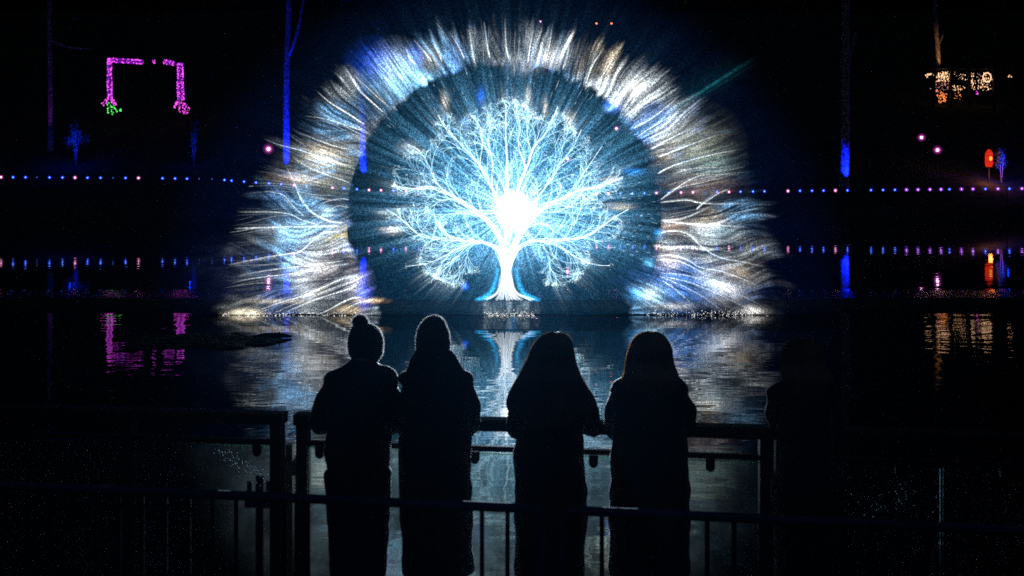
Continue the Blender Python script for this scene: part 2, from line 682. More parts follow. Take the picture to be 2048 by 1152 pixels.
nt.links.new(ad.outputs[0], out.inputs['Surface'])
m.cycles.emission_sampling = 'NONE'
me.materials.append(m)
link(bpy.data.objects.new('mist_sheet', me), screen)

# coloured patches in the projected picture: px, py, radius x, radius y, colour, strength
BLOBS = [
    (758, 128, 32, 26, (0.02, 0.12, 1.0), 0.55), (790, 140, 28, 30, (0.62, 0.86, 1.0), 0.62), (794, 165, 36, 22, (0.18, 0.62, 1.0), 0.42),
    (830, 115, 14, 16, (0.04, 0.10, 1.0), 0.5), (650, 312, 34, 20, (1.0, 0.88, 0.66), 0.55), (604, 357, 34, 9, (1.0, 0.72, 0.42), 0.5),
    (676, 345, 60, 40, (0.72, 0.80, 0.62), 0.13), (690, 470, 30, 16, (0.85, 0.72, 0.12), 0.26), (640, 470, 70, 30, (0.62, 0.56, 0.36), 0.10),
    (655, 425, 12, 10, (0.6, 0.9, 1.0), 0.5), (550, 466, 24, 16, (0.75, 0.85, 1.0), 0.20), (712, 566, 18, 20, (0.95, 0.95, 1.0), 0.55),
    (598, 557, 17, 14, (0.85, 0.92, 1.0), 0.55), (644, 537, 26, 14, (1.0, 0.96, 0.9), 0.42), (618, 590, 12, 10, (0.8, 0.9, 1.0), 0.4),
    (728, 580, 11, 26, (0.02, 0.06, 1.0), 0.8), (492, 627, 24, 7, (1.0, 0.88, 0.62), 0.75), (556, 602, 40, 4, (1.0, 0.90, 0.72), 0.45),  # first one: the blue trunk's reflection, painted as a glowing patch
    (735, 601, 22, 4, (1.0, 0.72, 0.40), 0.8), (700, 619, 22, 7, (1.0, 0.70, 0.34), 0.45), (575, 540, 90, 45, (0.35, 0.5, 1.0), 0.05),
    (1348, 566, 60, 34, (0.10, 0.34, 1.0), 0.42), (1300, 588, 24, 15, (0.55, 0.9, 1.0), 0.75), (1274, 590, 14, 11, (0.0, 0.35, 1.0), 0.7),
    (1297, 526, 9, 7, (0.15, 0.6, 1.0), 0.7), (1318, 468, 8, 6, (0.05, 0.4, 1.0), 0.7), (1337, 524, 20, 14, (1.0, 0.92, 0.95), 0.42),
    (1452, 574, 30, 22, (1.0, 0.97, 0.95), 0.42), (1425, 560, 20, 12, (0.8, 0.9, 1.0), 0.4), (1470, 545, 30, 16, (0.9, 0.66, 0.4), 0.16),
    (1434, 467, 26, 14, (0.5, 0.85, 1.0), 0.24), (1345, 452, 26, 16, (0.75, 0.42, 0.2), 0.24), (1400, 370, 44, 18, (0.85, 0.45, 0.30), 0.12),
    (1390, 300, 46, 44, (0.80, 0.82, 0.55), 0.16), (1420, 330, 34, 26, (0.4, 0.72, 0.75), 0.13), (1224, 213, 11, 9, (0.0, 0.12, 1.0), 1.1),
    (1222, 217, 9, 6, (0.4, 0.7, 1.0), 0.6), (1272, 176, 16, 14, (1.0, 0.92, 0.8), 0.5), (1100, 118, 18, 16, (1.0, 0.97, 0.92), 0.45),
    (1050, 130, 26, 14, (0.85, 0.9, 1.0), 0.2), (860, 118, 16, 18, (1.0, 0.92, 0.7), 0.22), (1504, 622, 19, 8, (1.0, 0.96, 0.9), 0.5),
    (1345, 612, 34, 6, (0.95, 0.92, 0.75), 0.3), (962, 195, 6, 14, (0.0, 0.12, 1.0), 0.6), (1265, 343, 14, 5, (0.02, 0.3, 1.0), 0.75),
    (931, 573, 5, 5, (0.02, 0.14, 1.0), 1.0), (1056, 196, 5, 16, (1.0, 0.92, 0.7), 0.4), (1090, 215, 5, 14, (1.0, 0.9, 0.7), 0.35),
    (1138, 240, 8, 12, (1.0, 0.92, 0.75), 0.35), (1240, 413, 18, 5, (1.0, 0.9, 0.65), 0.55), (1220, 360, 14, 7, (1.0, 0.95, 0.85), 0.4),
    (785, 460, 16, 6, (1.0, 0.92, 0.8), 0.5), (772, 425, 14, 4, (0.85, 0.95, 1.0), 0.4), (890, 205, 7, 14, (1.0, 0.94, 0.8), 0.3),
    (820, 297, 16, 10, (0.8, 0.92, 1.0), 0.3), (927, 245, 10, 8, (0.2, 0.45, 1.0), 0.4), (1035, 375, 40, 55, (0.35, 0.65, 1.0), 0.10),
]


class Ribbons:
    """thin strands lying in the sheet, with a colour along each"""
    def __init__(self):
        self.v, self.f, self.c = [], [], []

    def add(self, pts, wid, cols, y=0.0):
        pts = np.asarray(pts, float)
        n = len(pts)
        tg = np.gradient(pts, axis=0)
        tg /= np.maximum(np.linalg.norm(tg, axis=1), 1e-9)[:, None]
        nn = np.stack([-tg[:, 1], tg[:, 0]], 1)
        wid = np.broadcast_to(np.asarray(wid, float), (n,))
        o = len(self.v)
        for k in range(n):
            a = pts[k] + nn[k] * wid[k] * 0.5
            b2 = pts[k] - nn[k] * wid[k] * 0.5
            self.v.append(sp2(a[0], a[1], y))
            self.v.append(sp2(b2[0], b2[1], y))
            self.c.append(cols[k])
            self.c.append(cols[k])
        for k in range(n - 1):
            self.f.append((o + 2 * k, o + 2 * k + 1, o + 2 * k + 3, o + 2 * k + 2))

    def build(self, name, mat, parent):
        me = bpy.data.meshes.new(name)
        me.from_pydata(self.v, [], self.f)
        at_ = me.color_attributes.new('tint', 'FLOAT_COLOR', 'POINT')
        c = np.ones((len(self.v), 4))
        c[:, :3] = np.array(self.c)
        at_.data.foreach_set('color', c.ravel())
        me.materials.append(mat)
        return link(bpy.data.objects.new(name, me), parent)


M_STRAND = mat_glow('lit_strand', (1, 1, 1), 1.0, additive=True, attr='tint', grain=0.75)
M_BRANCH = mat_glow('lit_branch', (1, 1, 1), 1.15, additive=True, attr='tint', grain=0.3)

M_PATCH = mat_glow('lit_patch', (1, 1, 1), 1.0, additive=True, attr='tint', grain=0.75)
nt = M_PATCH.node_tree
tc = nt.nodes.new('ShaderNodeTexCoord')
spx = nt.nodes.new('ShaderNodeSeparateXYZ')
nt.links.new(tc.outputs['Object'], spx.inputs[0])
x = S(nt, spx.outputs[0]) / PXM
zc = S(nt, spx.outputs[2]) / PXM - 190.0
zq = zc * (1.0 - zc.lt(0.0) * 0.45)
pk = noise(nt, vec(nt, x.atan2(zq) * 60.0, (x * x + zc * zc).sqrt() * 0.012, 2.0), 1.0, 3.0, 0.6).smooth(0.35, 0.68) * 1.3 + 0.28
nt.links.new(pk.s, [n for n in nt.nodes if n.type == 'EMISSION'][0].inputs['Strength'])

# ---- filaments of spray streaming out of the dark disc
fil = Ribbons()
WARM, WHITE, COOL, OLIVE = np.array((1.0, .99, .96)), np.array((.80, .97, 1.0)), np.array((.45, .7, 1.0)), np.array((.8, .78, .5))


def tint_at(px, py):
    n = mnoise.noise(Vector((px * 0.008, py * 0.008, 4.2)))
    n2 = mnoise.noise(Vector((px * 0.011, py * 0.011, 14.2)))
    cc = WARM * (0.5 + 0.5 * n) + WHITE * (0.5 - 0.5 * n)
    if n2 > 0.25:
        cc = cc * 0.4 + COOL * 0.6
    return cc


def strand(pts, width, k, tint=None, fade_in=0.10, fade_out=0.45):
    n = len(pts)
    t = np.linspace(0, 1, n)
    f = np.clip(t / max(fade_in, 1e-3), 0, 1) * np.clip((1 - t) / fade_out, 0, 1)
    cols = [(tint if tint is not None else tint_at(*p)) * k * f[i] for i, p in enumerate(pts)]
    fil.add(pts, width, cols, y=-0.02 - random.random() * 0.08)


N = 520
for i in range(N):
    a = random.uniform(-0.64, 0.64) * PI      # 0 is straight up
    if abs(a) > 1.92:
        continue
    top = math.cos(a)
    r0 = 314 + random.random() ** 2 * (40 if top > 0.6 else 190)
    cx0, cy0 = 1008 + r0 * math.sin(a), 440 - r0 * math.cos(a)
    if cy0 > 628:
        continue
    if top > 0.6:
        ln = random.uniform(18, 78)
    else:
        ln = random.uniform(40, 230)
    dirx, diry = math.sin(a), -math.cos(a)
    if diry > 0:
        diry *= 0.55
    pts = []
    p = np.array((cx0, cy0))
    d = np.array((dirx, diry))
    seed = random.random() * 50
    clump = mnoise.noise(Vector((a * 9.0, 3.1, 0)))
    for k in range(11):
        pts.append(p.copy())
        wob = mnoise.noise(Vector((p[0] * 0.006, p[1] * 0.006, 1.0))) * 0.55 + mnoise.noise(Vector((p[0] * 0.02, p[1] * 0.02, seed))) * 0.13
        cw, sw = math.cos(wob), math.sin(wob)
        dd = np.array((d[0] * cw - d[1] * sw, d[0] * sw + d[1] * cw))
        p = p + dd * ln / 10
        if math.hypot(p[0] - 1008, p[1] - 630) > 575 or p[1] > 630:
            break
    if len(pts) < 4:
        continue
    k = (0.012 + 0.26 * random.random() ** 4) * (0.55 + 0.9 * max(0.0, clump + 0.35))
    strand(np.array(pts), random.uniform(1.2, 2.6), k)

# brighter strands read off the picture one by one
CURVES = [
    ([(1000, 0)], 0, 0),
    ([(690, 446), (660, 442), (625, 425), (604, 400), (592, 370), (580, 345), (572, 330)], 2.6, .42),
    ([(680, 452), (640, 453), (560, 454), (500, 456), (470, 457)], 2.6, .45),
    ([(682, 463), (650, 465), (628, 480), (600, 503), (570, 508), (530, 515), (480, 525), (455, 530)], 2.8, .40),
    ([(640, 450), (605, 440), (580, 428), (545, 424), (500, 424), (475, 424)], 2.2, .30),
    ([(612, 435), (590, 415), (570, 392), (553, 386), (530, 382)], 2.2, .26),
    ([(700, 527), (670, 532), (640, 540), (560, 550), (500, 558), (463, 566)], 2.4, .34),
    ([(690, 521), (640, 528), (570, 536), (510, 545), (470, 554)], 2.0, .24),
    ([(716, 552), (690, 556), (660, 568), (610, 590), (560, 605), (515, 622), (500, 631)], 2.6, .40),
    ([(716, 570), (690, 580), (640, 596), (600, 612), (560, 630)], 2.4, .34),
    ([(714, 560), (670, 575), (630, 592), (580, 612), (540, 630)], 2.0, .26),
    ([(724, 594), (705, 596), (686, 604), (660, 618), (632, 631)], 2.6, .50),
    ([(746, 600), (725, 603), (690, 618), (676, 630)], 2.4, .34),
    ([(700, 365), (660, 352), (625, 338), (600, 325), (585, 312)], 2.4, .30),
    ([(690, 330), (650, 318), (600, 300), (560, 290), (530, 278)], 2.4, .30),
    ([(705, 300), (668, 292), (630, 278), (590, 262)], 2.2, .26),
    ([(730, 250), (700, 230), (660, 205), (635, 183)], 2.6, .42),
    ([(728, 262), (690, 250), (650, 238), (610, 232)], 2.2, .26),
    ([(768, 225), (745, 205), (715, 175), (690, 130)], 2.6, .36),
    ([(772, 210), (740, 180), (705, 148)], 2.0, .26),
    ([(700, 400), (680, 398), (650, 405), (636, 420)], 2.0, .20),
    ([(700, 415), (676, 412), (656, 424)], 2.0, .22),
    ([(832, 130), (820, 118), (812, 95)], 3.0, .5),
    ([(865, 125), (850, 105), (828, 80)], 2.2, .34),
    ([(885, 125), (872, 95), (862, 70)], 2.2, .3),
    ([(930, 120), (918, 95), (900, 65)], 2.4, .34),
    ([(950, 128), (944, 95), (938, 55)], 2.6, .36),
    ([(980, 118), (974, 85), (968, 42)], 2.4, .40),
    ([(1018, 120), (1012, 90), (1010, 35)], 2.4, .40),
    ([(1056, 128), (1060, 95), (1068, 55)], 2.4, .38),
    ([(1090, 125), (1098, 95), (1104, 55)], 2.6, .42),
    ([(1125, 140), (1135, 105), (1140, 70)], 2.2, .32),
    ([(1170, 170), (1185, 130), (1205, 100)], 2.6, .40),
    ([(1190, 175), (1212, 140), (1230, 108)], 2.4, .36),
    ([(1215, 190), (1232, 150), (1255, 120)], 2.4, .36),
    ([(1225, 205), (1262, 175), (1290, 150)], 2.2, .30),
    ([(1245, 235), (1290, 205), (1330, 175)], 2.4, .36),
    ([(1265, 258), (1310, 232), (1360, 190)], 2.6, .44),
    ([(1272, 275), (1320, 245), (1375, 215)], 2.2, .32),
    ([(1300, 300), (1345, 275), (1385, 255)], 2.6, .42),
    ([(1315, 315), (1360, 297), (1440, 268)], 2.4, .42),
    ([(1314, 348), (1335, 336), (1375, 322), (1430, 308), (1475, 300)], 2.6, .40),
    ([(1320, 400), (1345, 382), (1375, 362), (1410, 350), (1480, 350)], 2.4, .34),
    ([(1318, 405), (1370, 400), (1395, 405), (1430, 408), (1500, 407)], 2.4, .36),
    ([(1390, 420), (1412, 402), (1440, 385), (1460, 378)], 3.0, .28),
    ([(1320, 441), (1360, 446), (1430, 450), (1500, 455)], 2.6, .44),
    ([(1316, 466), (1345, 462), (1375, 468), (1405, 495), (1440, 515), (1490, 525), (1530, 534)], 2.8, .44),
    ([(1322, 440), (1360, 438), (1395, 425), (1420, 412)], 3.4, .26),
    ([(1312, 512), (1345, 511), (1375, 520), (1400, 535), (1440, 542), (1485, 558), (1520, 575)], 2.6, .40),
    ([(1310, 520), (1350, 520), (1385, 535), (1420, 555), (1470, 575)], 2.6, .34),
    ([(1318, 552), (1350, 565), (1400, 590), (1450, 625)], 2.2, .34),
    ([(1322, 560), (1352, 580), (1395, 618)], 2.2, .34),
    ([(1330, 553), (1380, 565), (1440, 590), (1500, 620)], 2.2, .30),
    ([(1318, 545), (1370, 550), (1420, 566), (1480, 590), (1525, 612)], 2.0, .26),
    ([(1340, 380), (1370, 372), (1400, 366), (1460, 352)], 2.0, .22),
    ([(1345, 350), (1380, 338), (1450, 335)], 2.0, .20),
    ([(1360, 470), (1420, 478), (1500, 486)], 2.0, .2),
    ([(1330, 500), (1380, 492), (1440, 500), (1510, 515)], 2.0, .16),
]
for pts, w, k in CURVES[1:]:
    cpts = catmull(pts, 7)
    strand(cpts, w, k * 1.9, fade_in=0.05, fade_out=0.5)
    for j in range(7):
        sx = random.uniform(-7, 7)
        off = np.stack([np.linspace(0, 1, len(cpts)) * sx * 1.2 + random.uniform(-2, 2), np.linspace(0, 1, len(cpts)) * random.uniform(-9, 9) + random.uniform(-3, 3)], 1)
        strand(cpts + off, random.uniform(1.0, 1.8), k * random.uniform(0.10, 0.38), fade_in=0.15, fade_out=0.6)
# soft points of light and dashes in the dark disc
for i in range(60):
    a = random.uniform(-1.0, 1.0)
    rr = random.uniform(225, 305)
    px, py = 1020 + rr * math.sin(a), 425 - rr * math.cos(a)
    if math.hypot(px - 1008, py - 440) > 305:
        continue
    ln = random.uniform(6, 26)
    strand(np.array([(px + math.sin(a) * ln * t, py - math.cos(a) * ln * t) for t in (0, .35, .7, 1)]), random.uniform(1.2, 2.2), random.uniform(.1, .42), tint=COOL * .6 + WHITE * .4)
for i in range(46):
    px, py = random.uniform(1238, 1312), random.uniform(365, 520)
    strand(np.array([(px - 4, py), (px - 1, py), (px + 2, py), (px + 5, py)]), random.uniform(1.2, 2.4), random.uniform(.1, .5), tint=COOL * .5 + WHITE * .5, fade_in=.4)
# long faint rays from the heart
for i in range(150):
    a = random.uniform(0, 2 * PI)
    r0, r1 = random.uniform(50, 190), random.uniform(200, 400)
    px, py = 1028 + r1 * math.sin(a), 423 - r1 * math.cos(a)
    if py > 628:
        r1 *= 205 / (py - 423)
    tt = np.linspace(0, 1, 6)
    strand(np.array([(1028 + (r0 + (r1 - r0) * q) * math.sin(a), 423 - (r0 + (r1 - r0) * q) * math.cos(a)) for q in tt]), random.uniform(1.2, 3), random.uniform(.004, .028), tint=np.array((.25, .75, 1.0)), fade_in=.3)
# soft coloured patches of the projected picture
class Patches(Ribbons):
    def disc(self, px, py, rx, ry, cc, k, y):
        o = len(self.v)
        n = 28
        out = math.hypot(px - 1008, py - 440) > 316 and py < 560
        self.v.append(sp2(px, py, y))
        self.c.append(np.array(cc) * k)
        lev = (0.25, 0.5, 0.8, 1.15, 1.6, 2.2)
        for q in lev:
            for j in range(n):
                a = 2 * PI * j / n
                vx, vy = px + math.cos(a) * rx * q, min(629.5, py + math.sin(a) * ry * q)
                dd = math.hypot(vx - 1008, vy - 440)
                if out and dd < 314:
                    vx, vy = 1008 + (vx - 1008) * 314 / dd, 440 + (vy - 440) * 314 / dd
                self.v.append(sp2(vx, min(vy, 629.5), y))
                self.c.append(np.array(cc) * k * max(0.0, math.exp(-q * q) - 0.008))
        for j in range(n):
            self.f.append((o, o + 1 + j, o + 1 + (j + 1) % n))
        for i in range(len(lev) - 1):
            for j in range(n):
                a0, a1 = o + 1 + i * n + j, o + 1 + i * n + (j + 1) % n
                self.f.append((a0, a0 + n, a1 + n, a1))


pt = Patches()
for i, (px, py, rx, ry, cc, k) in enumerate(BLOBS):
    pt.disc(px, py, rx * 1.1, ry * 1.1, cc, k * 1.7, -0.012 - 0.0011 * (i % 30))
o = pt.build('light_patches', M_PATCH, screen)
tag(o, kind='stuff')
o = fil.build('spray_filaments', M_STRAND, screen)
tag(o, kind='stuff')

# ---- the tree of light
tree = Ribbons()
Z7 = lambda L: [(760 + a / 2.4, 160 + b2 / 2.4) for a, b2 in L]
LIMBS = [
    ([(600, 880), (575, 815), (510, 778), (380, 765), (270, 757), (195, 740), (130, 690), (80, 645), (38, 622)], 7.5),
    ([(600, 885), (560, 815), (500, 780), (440, 780), (380, 805), (300, 850), (220, 880), (130, 890)], 5.5),
    ([(420, 790), (365, 850), (300, 900), (262, 940), (250, 965)], 3.2),
    ([(480, 782), (435, 800), (418, 850), (400, 910), (355, 945)], 3.0),
    ([(605, 830), (565, 735), (500, 660), (420, 600), (330, 545), (240, 515), (150, 522), (60, 507)], 9.0),
    ([(330, 545), (272, 490), (242, 420), (200, 350), (140, 308)], 4.4),
    ([(440, 612), (340, 575), (275, 590), (262, 640), (290, 705), (345, 752)], 3.4),
    ([(505, 665), (420, 640), (340, 640), (290, 660)], 3.4),
    ([(608, 790), (590, 640), (540, 520), (480, 410), (410, 330), (330, 245), (282, 172)], 8.0),
    ([(480, 410), (492, 310), (482, 230), (432, 165)], 4.6),
    ([(540, 515), (540, 400), (520, 300), (530, 200)], 4.4),
    ([(615, 760), (608, 560), (610, 400), (604, 250), (604, 120)], 7.0),
    ([(618, 760), (648, 570), (700, 430), (735, 330), (800, 250), (852, 130)], 7.5),
    ([(700, 430), (668, 330), (670, 230), (655, 150)], 4.4),
    ([(728, 350), (705, 260), (712, 150)], 4.4),
    ([(740, 330), (770, 230), (790, 150)], 3.8),
    ([(625, 880), (670, 800), (750, 768), (880, 766), (985, 748), (1060, 700), (1130, 652), (1188, 620)], 7.5),
    ([(760, 770), (850, 790), (940, 848), (1030, 882), (1100, 888)], 5.0),
    ([(690, 795), (770, 790), (812, 850), (815, 900), (850, 940)], 3.2),
    ([(985, 748), (1040, 775), (1080, 800), (1120, 800)], 3.4),
    ([(625, 830), (700, 690), (780, 612), (870, 572), (950, 530), (1050, 512), (1160, 468)], 9.0),
    ([(870, 572), (945, 490), (1008, 400), (1062, 318)], 4.6),
    ([(700, 640), (790, 520), (850, 420), (920, 330), (965, 240)], 6.0),
    ([(850, 420), (870, 330), (900, 250), (935, 170)], 4.0),
    ([(760, 640), (850, 632), (920, 600), (985, 570)], 3.6),
    ([(880, 765), (930, 690), (960, 620), (975, 560)], 3.8),
    ([(1060, 700), (1085, 640), (1090, 600)], 3.0),
    ([(640, 780), (720, 700), (790, 690), (830, 720), (800, 745)], 3.0),
]
HEART = np.array((1028.0, 423.0))


def tree_tint(p, level):
    d = np.hypot(p[0] - HEART[0], p[1] - HEART[1])
    k = 0.50 + 1.0 * math.exp(-d / 80.0)
    base = np.array((0.50, 0.82, 1.0)) if level else np.array((0.80, 0.92, 1.0))
    cool = np.array((0.50, 0.86, 1.0))
    mixf = min(1.0, max(0.0, mnoise.noise(Vector((p[0] * .02, p[1] * .02, 8.0))) + 0.35)) * (0.3 if level == 0 else 0.75)
    return (base * (1 - mixf) + cool * mixf) * k * (1.0, 0.85, 0.66, 0.52)[min(level, 3)]


def in_crown(p):
    dx, dy = p[0] - 1012, p[1] - 425
    a = math.atan2(dx, -dy)
    R = 240 + 6 * math.sin(11 * a + 1) - 20 * max(0.0, math.cos(a)) ** 2
    for a0, dep in ((-1.48, 46), (-.90, 30), (-.42, 16), (.30, 14), (.72, 18), (1.02, 30), (1.50, 44), (-1.92, 36), (1.95, 30)):
        R -= dep * math.exp(-((a - a0) / .10) ** 2)
    if dy > 0:
        R -= 0.38 * dy
    if dy > 120 and abs(dx) < 78:
        return False
    return math.hypot(dx, dy) < R and p[1] < 570


tips = []
twigs = Ribbons()


def put(pts, w0, w1, level, y):
    pts = np.asarray(pts)
    n = len(pts)
    t = np.linspace(0, 1, n)
    w = w0 + (w1 - w0) * t ** 0.8
    cols = [tree_tint(p, level) for p in pts]
    (tree if level == 0 else twigs).add(pts, w, cols, y)


def grow(p, ang, ln, w, level, curl):
    pts = [np.array(p, float)]
    n = 10
    a = ang
    for k in range(n):
        a += curl / n * (0.4 + 1.4 * k / n) + random.uniform(-.05, .05)
        q = pts[-1] + np.array((math.cos(a), math.sin(a))) * ln / n
        if not in_crown(q):
            break
        pts.append(q)
    if len(pts) < 4:
        return
    put(pts, w, max(0.9, w * 0.45), level, -0.10 - 0.02 * (3 - level) - random.random() * .01)
    if level < 3:
        m_ = random.randint(3, 5) if level == 1 else random.randint(1, 3)
        for j in range(m_):
            idx = min(len(pts) - 1, int((0.3 + 0.7 * (j + random.random()) / m_) * (len(pts) - 1)))
            tg = pts[idx] - pts[idx - 1]
            s = random.choice((-1, 1))
            grow(pts[idx], math.atan2(tg[1], tg[0]) + s * random.uniform(.2, .5), ln * random.uniform(.32, .58), w * 0.62, level + 1, s * random.uniform(.1, 1.0))
    tips.append((pts[-1], a, level))


for L, w in LIMBS:
    pts = catmull(Z7(L), 8)
    nst = max(1, int(w / 2.2))
    for sidx in range(nst):
        off = (sidx - (nst - 1) / 2) * w * 0.36
        tg = np.gradient(pts, axis=0)
        tg /= np.maximum(np.linalg.norm(tg, axis=1), 1e-9)[:, None]
        nn = np.stack([-tg[:, 1], tg[:, 0]], 1)
        tt = np.linspace(0, 1, len(pts))[:, None]
        wob = np.array([mnoise.noise(Vector((q[0] * .03, q[1] * .03, sidx * 3.0))) for q in pts])[:, None]
        put(pts + nn * (off * (1 - 0.75 * tt) + wob * 2.0), w * 0.29, 1.0, 0, -0.20 - 0.004 * sidx)
    n = len(pts)
    ns = int(n / 3.0)
    for j in range(ns):
        idx = int(n * (0.22 + 0.78 * (j + random.random() * .8) / ns))
        idx = min(max(idx, 1), n - 1)
        tg = pts[idx] - pts[idx - 1]
        s = 1 if (j % 2) else -1
        rem = 1 - idx / n
        grow(pts[idx], math.atan2(tg[1], tg[0]) + s * random.uniform(.12, .42), random.uniform(44, 104) * (0.55 + 0.6 * rem), max(1.5, w * (0.26 + 0.16 * rem)), 1, s * random.uniform(.1, 1.25))
    tips.append((pts[-1], math.atan2(*(pts[-1] - pts[-2])[::-1]), 0))
o_tree = tree.build('projected_tree', M_BRANCH, screen)
o_tw = twigs.build('twigs', M_BRANCH, o_tree)
tag(o_tw, kind='stuff')

# trunk: a sheaf of strands with a spreading foot
tr = Ribbons()
for i in range(44):
    u = (i + 0.5) / 44 * 2 - 1
    xb = 1018 + u * (38 if abs(u) < .75 else 52) + random.uniform(-2, 2)
    xw = 1013 + u * 12 + random.uniform(-1.5, 1.5)
    xt = 1016 + u * 34 + random.uniform(-6, 6)
    pts = catmull([(xb, 599 - 3 * random.random()), (1014 + u * 22, 583), (xw, 556), (1013 + u * 11.5, 528), (xt, 478 - random.random() * 16), (1020 + u * 40, 440)], 7)
    k = random.uniform(.40, 1.0) * (1.05 - .25 * abs(u))
    cols = [np.array((.88, .96, 1.0)) * k * (.62 if q[1] > 520 else max(.0, .62 - (520 - q[1]) * .012)) for q in pts]
    tr.add(pts, random.uniform(1.4, 2.8), cols, -0.23 - .003 * (i % 5))
tr.build('trunk', M_BRANCH, o_tree)
# blue light edging the foot
bl = Ribbons()
for i in range(26):
    for s in (-1, 1):
        u = random.random()
        pts = catmull([(1014 + s * (16 + 4 * u), 535), (1014 + s * (20 + 8 * u), 566), (1014 + s * (30 + 10 * u), 586), (1016 + s * (44 + 24 * u), 599)], 6)
        bl.add(pts, random.uniform(3, 9), [np.array((.03, .46, 1.0)) * .07 * (0.3 + q / 18) for q in range(len(pts))], -0.13 - .002 * i)
bl.build('trunk_edge', M_STRAND, o_tree)

# leaf sprays at the tips: little radiating tufts smeared outward
lf = Ribbons()
for p, a, lev in tips:
    dr = p - HEART
    dist = np.linalg.norm(dr)
    if dist < 90 or (lev == 3 and random.random() < .6) or random.random() < .15:
        continue
    dr = dr / dist
    ra = math.atan2(dr[1], dr[0])
    cold = np.array((.70, .93, 1.0)) if random.random() < .9 else np.array((1.0, .92, .72))
    nb = random.randint(2, 4)
    for j in range(nb):
        aa = random.uniform(0, 2 * PI)
        q = p + np.array((math.cos(aa), math.sin(aa))) * random.uniform(0, 6)
        l2 = random.uniform(2.5, 6)
        b3 = random.uniform(0, 2 * PI)
        pts = np.array([q, q + np.array((math.cos(b3), math.sin(b3))) * l2 * .5, q + np.array((math.cos(b3 + .3), math.sin(b3 + .3))) * l2])
        lf.add(pts, random.uniform(1.0, 2.2), [cold * random.uniform(.05, .34)] * 3, -0.14 - random.random() * .03)
    if dist > 165 and random.random() < .6:
        for j in range(random.randint(1, 2)):
            ln = random.uniform(16, 62)
            a2 = ra + random.uniform(-.08, .08)
            st_ = p + np.array((-math.sin(ra), math.cos(ra))) * random.uniform(-5, 5)
            pts = np.array([st_ + np.array((math.cos(a2), math.sin(a2))) * ln * q for q in (0, .3, .65, 1)])
            lf.add(pts, random.uniform(1.5, 4), [cold * q for q in (.06, .04, .015, 0)], -0.15 - random.random() * .03)
o_lf = lf.build('leaf_sprays', M_STRAND, o_tree)
tag(o_lf, kind='stuff')

# ---- splash along the nozzle line
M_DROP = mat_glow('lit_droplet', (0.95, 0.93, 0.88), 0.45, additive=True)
m_, nt_, b_, out_ = new_mat('white_splash')
b_.inputs['Base Color'].default_value = (.8, .85, .9, 1)
b_.inputs['Roughness'].default_value = .25
mb = MB()
for i in range(620):
    px = random.choice((random.uniform(445, 735), random.uniform(1290, 1540), random.uniform(968, 1068)))
    py = 632 - abs(random.gauss(0, 4.5)) - (2 if px > 1200 else 0)
    q = sp2(px, py, random.uniform(-.25, .15))
    rr = random.uniform(.004, .011)
    mb.ball((q[0], q[1], max(q[2], .01)), rr, 5, 4)
tag(mb.build('splash', M_DROP, screen), kind='stuff')
# nozzle pipe at the water line
M_PIPE = mat_plain('nozzle_pipe', (.03, .03, .03), .5, metal=.6)
mb = MB()
mb.tube([(-6.4, 0, -.02), (6.2, 0, -.02)], .045, 10)
mb.build('nozzle_pipe', M_PIPE, screen, smooth=True)

# ---- the projector behind the screen
PR = at(1028, 423, 38.0)
M_BLACK = mat_plain('black_metal', (.02, .02, .022), .5, metal=.3)
pr = empty('projector', (PR.x, PR.y, 0))
tag(pr, 'projector on a stand shining through the middle of the water screen', 'projector')
mb = MB()
mb.bevel_box(-.32, .32, .02, .8, PR.z - .2, PR.z + .2, .04)
mb.build('body', M_BLACK, pr)
mb = MB()
mb.tube([(0, -.12, PR.z), (0, .03, PR.z)], [.12, .12], 20)
mb.build('barrel', M_BLACK, pr, smooth=True)
mb = MB()
mb.ball((0, -.115, PR.z), (.1, .035, .1), 16, 8)
mb.build('lens', mat_glow('projector_lens', (.85, .93, 1.0), 60.0), pr, smooth=True)
mb = MB()
for sx in (-.26, .26):
    for sy in (.1, .7):
        mb.tube([(sx * 1.3, sy, -.6), (sx, sy, PR.z - .2)], .025, 8)
mb.build('stand', M_BLACK, pr)
sl = bpy.data.lights.new('projector_beam', 'SPOT')
sl.energy = 190000.0
sl.color = (.72, .88, 1.0)
sl.spot_size = math.radians(6.3)
sl.spot_blend = 0.9
sl.shadow_soft_size = .08
so = link(bpy.data.objects.new('projector_beam', sl), pr)
so.location = (0, -.18, PR.z)
so.rotation_euler = (math.radians(90), 0, PI)      # towards the deck
so.rotation_euler = (Vector((-.30, 0, 2.0)) - Vector((PR.x, PR.y - .18, PR.z))).to_track_quat('-Z', 'Y').to_euler()

#PART2
# ================================================================== RAILING
M_RAIL = mat_plain('dark_timber', (.022, .018, .015), .65, nscale=14.0, var=.35, bump=.002)
M_STEEL = mat_plain('dark_steel', (.03, .03, .032), .45, metal=.7)
m, nt, b, out = new_mat('balustrade_glass')
nt.nodes.remove(b)
tr_ = nt.nodes.new('ShaderNodeBsdfTransparent')
tr_.inputs[0].default_value = (.86, .93, .91, 1)
tl = nt.nodes.new('ShaderNodeBsdfTranslucent')
tl.inputs[0].default_value = (.75, .85, .88, 1)
gl = nt.nodes.new('ShaderNodeBsdfGlossy')
gl.inputs['Roughness'].default_value = .03
tc = nt.nodes.new('ShaderNodeTexCoord')
n1 = noise(nt, tc.outputs['Object'], 3.0, 4.0, .6)
n2 = noise(nt, tc.outputs['Object'], 60.0, 3.0, .6)
dirt = n1.smooth(.35, .75) * .011 + n2.smooth(.5, .8) * .007 + .003
mx = nt.nodes.new('ShaderNodeMixShader')
nt.links.new(dirt.s, mx.inputs[0])
nt.links.new(tr_.outputs[0], mx.inputs[1])
nt.links.new(tl.outputs[0], mx.inputs[2])
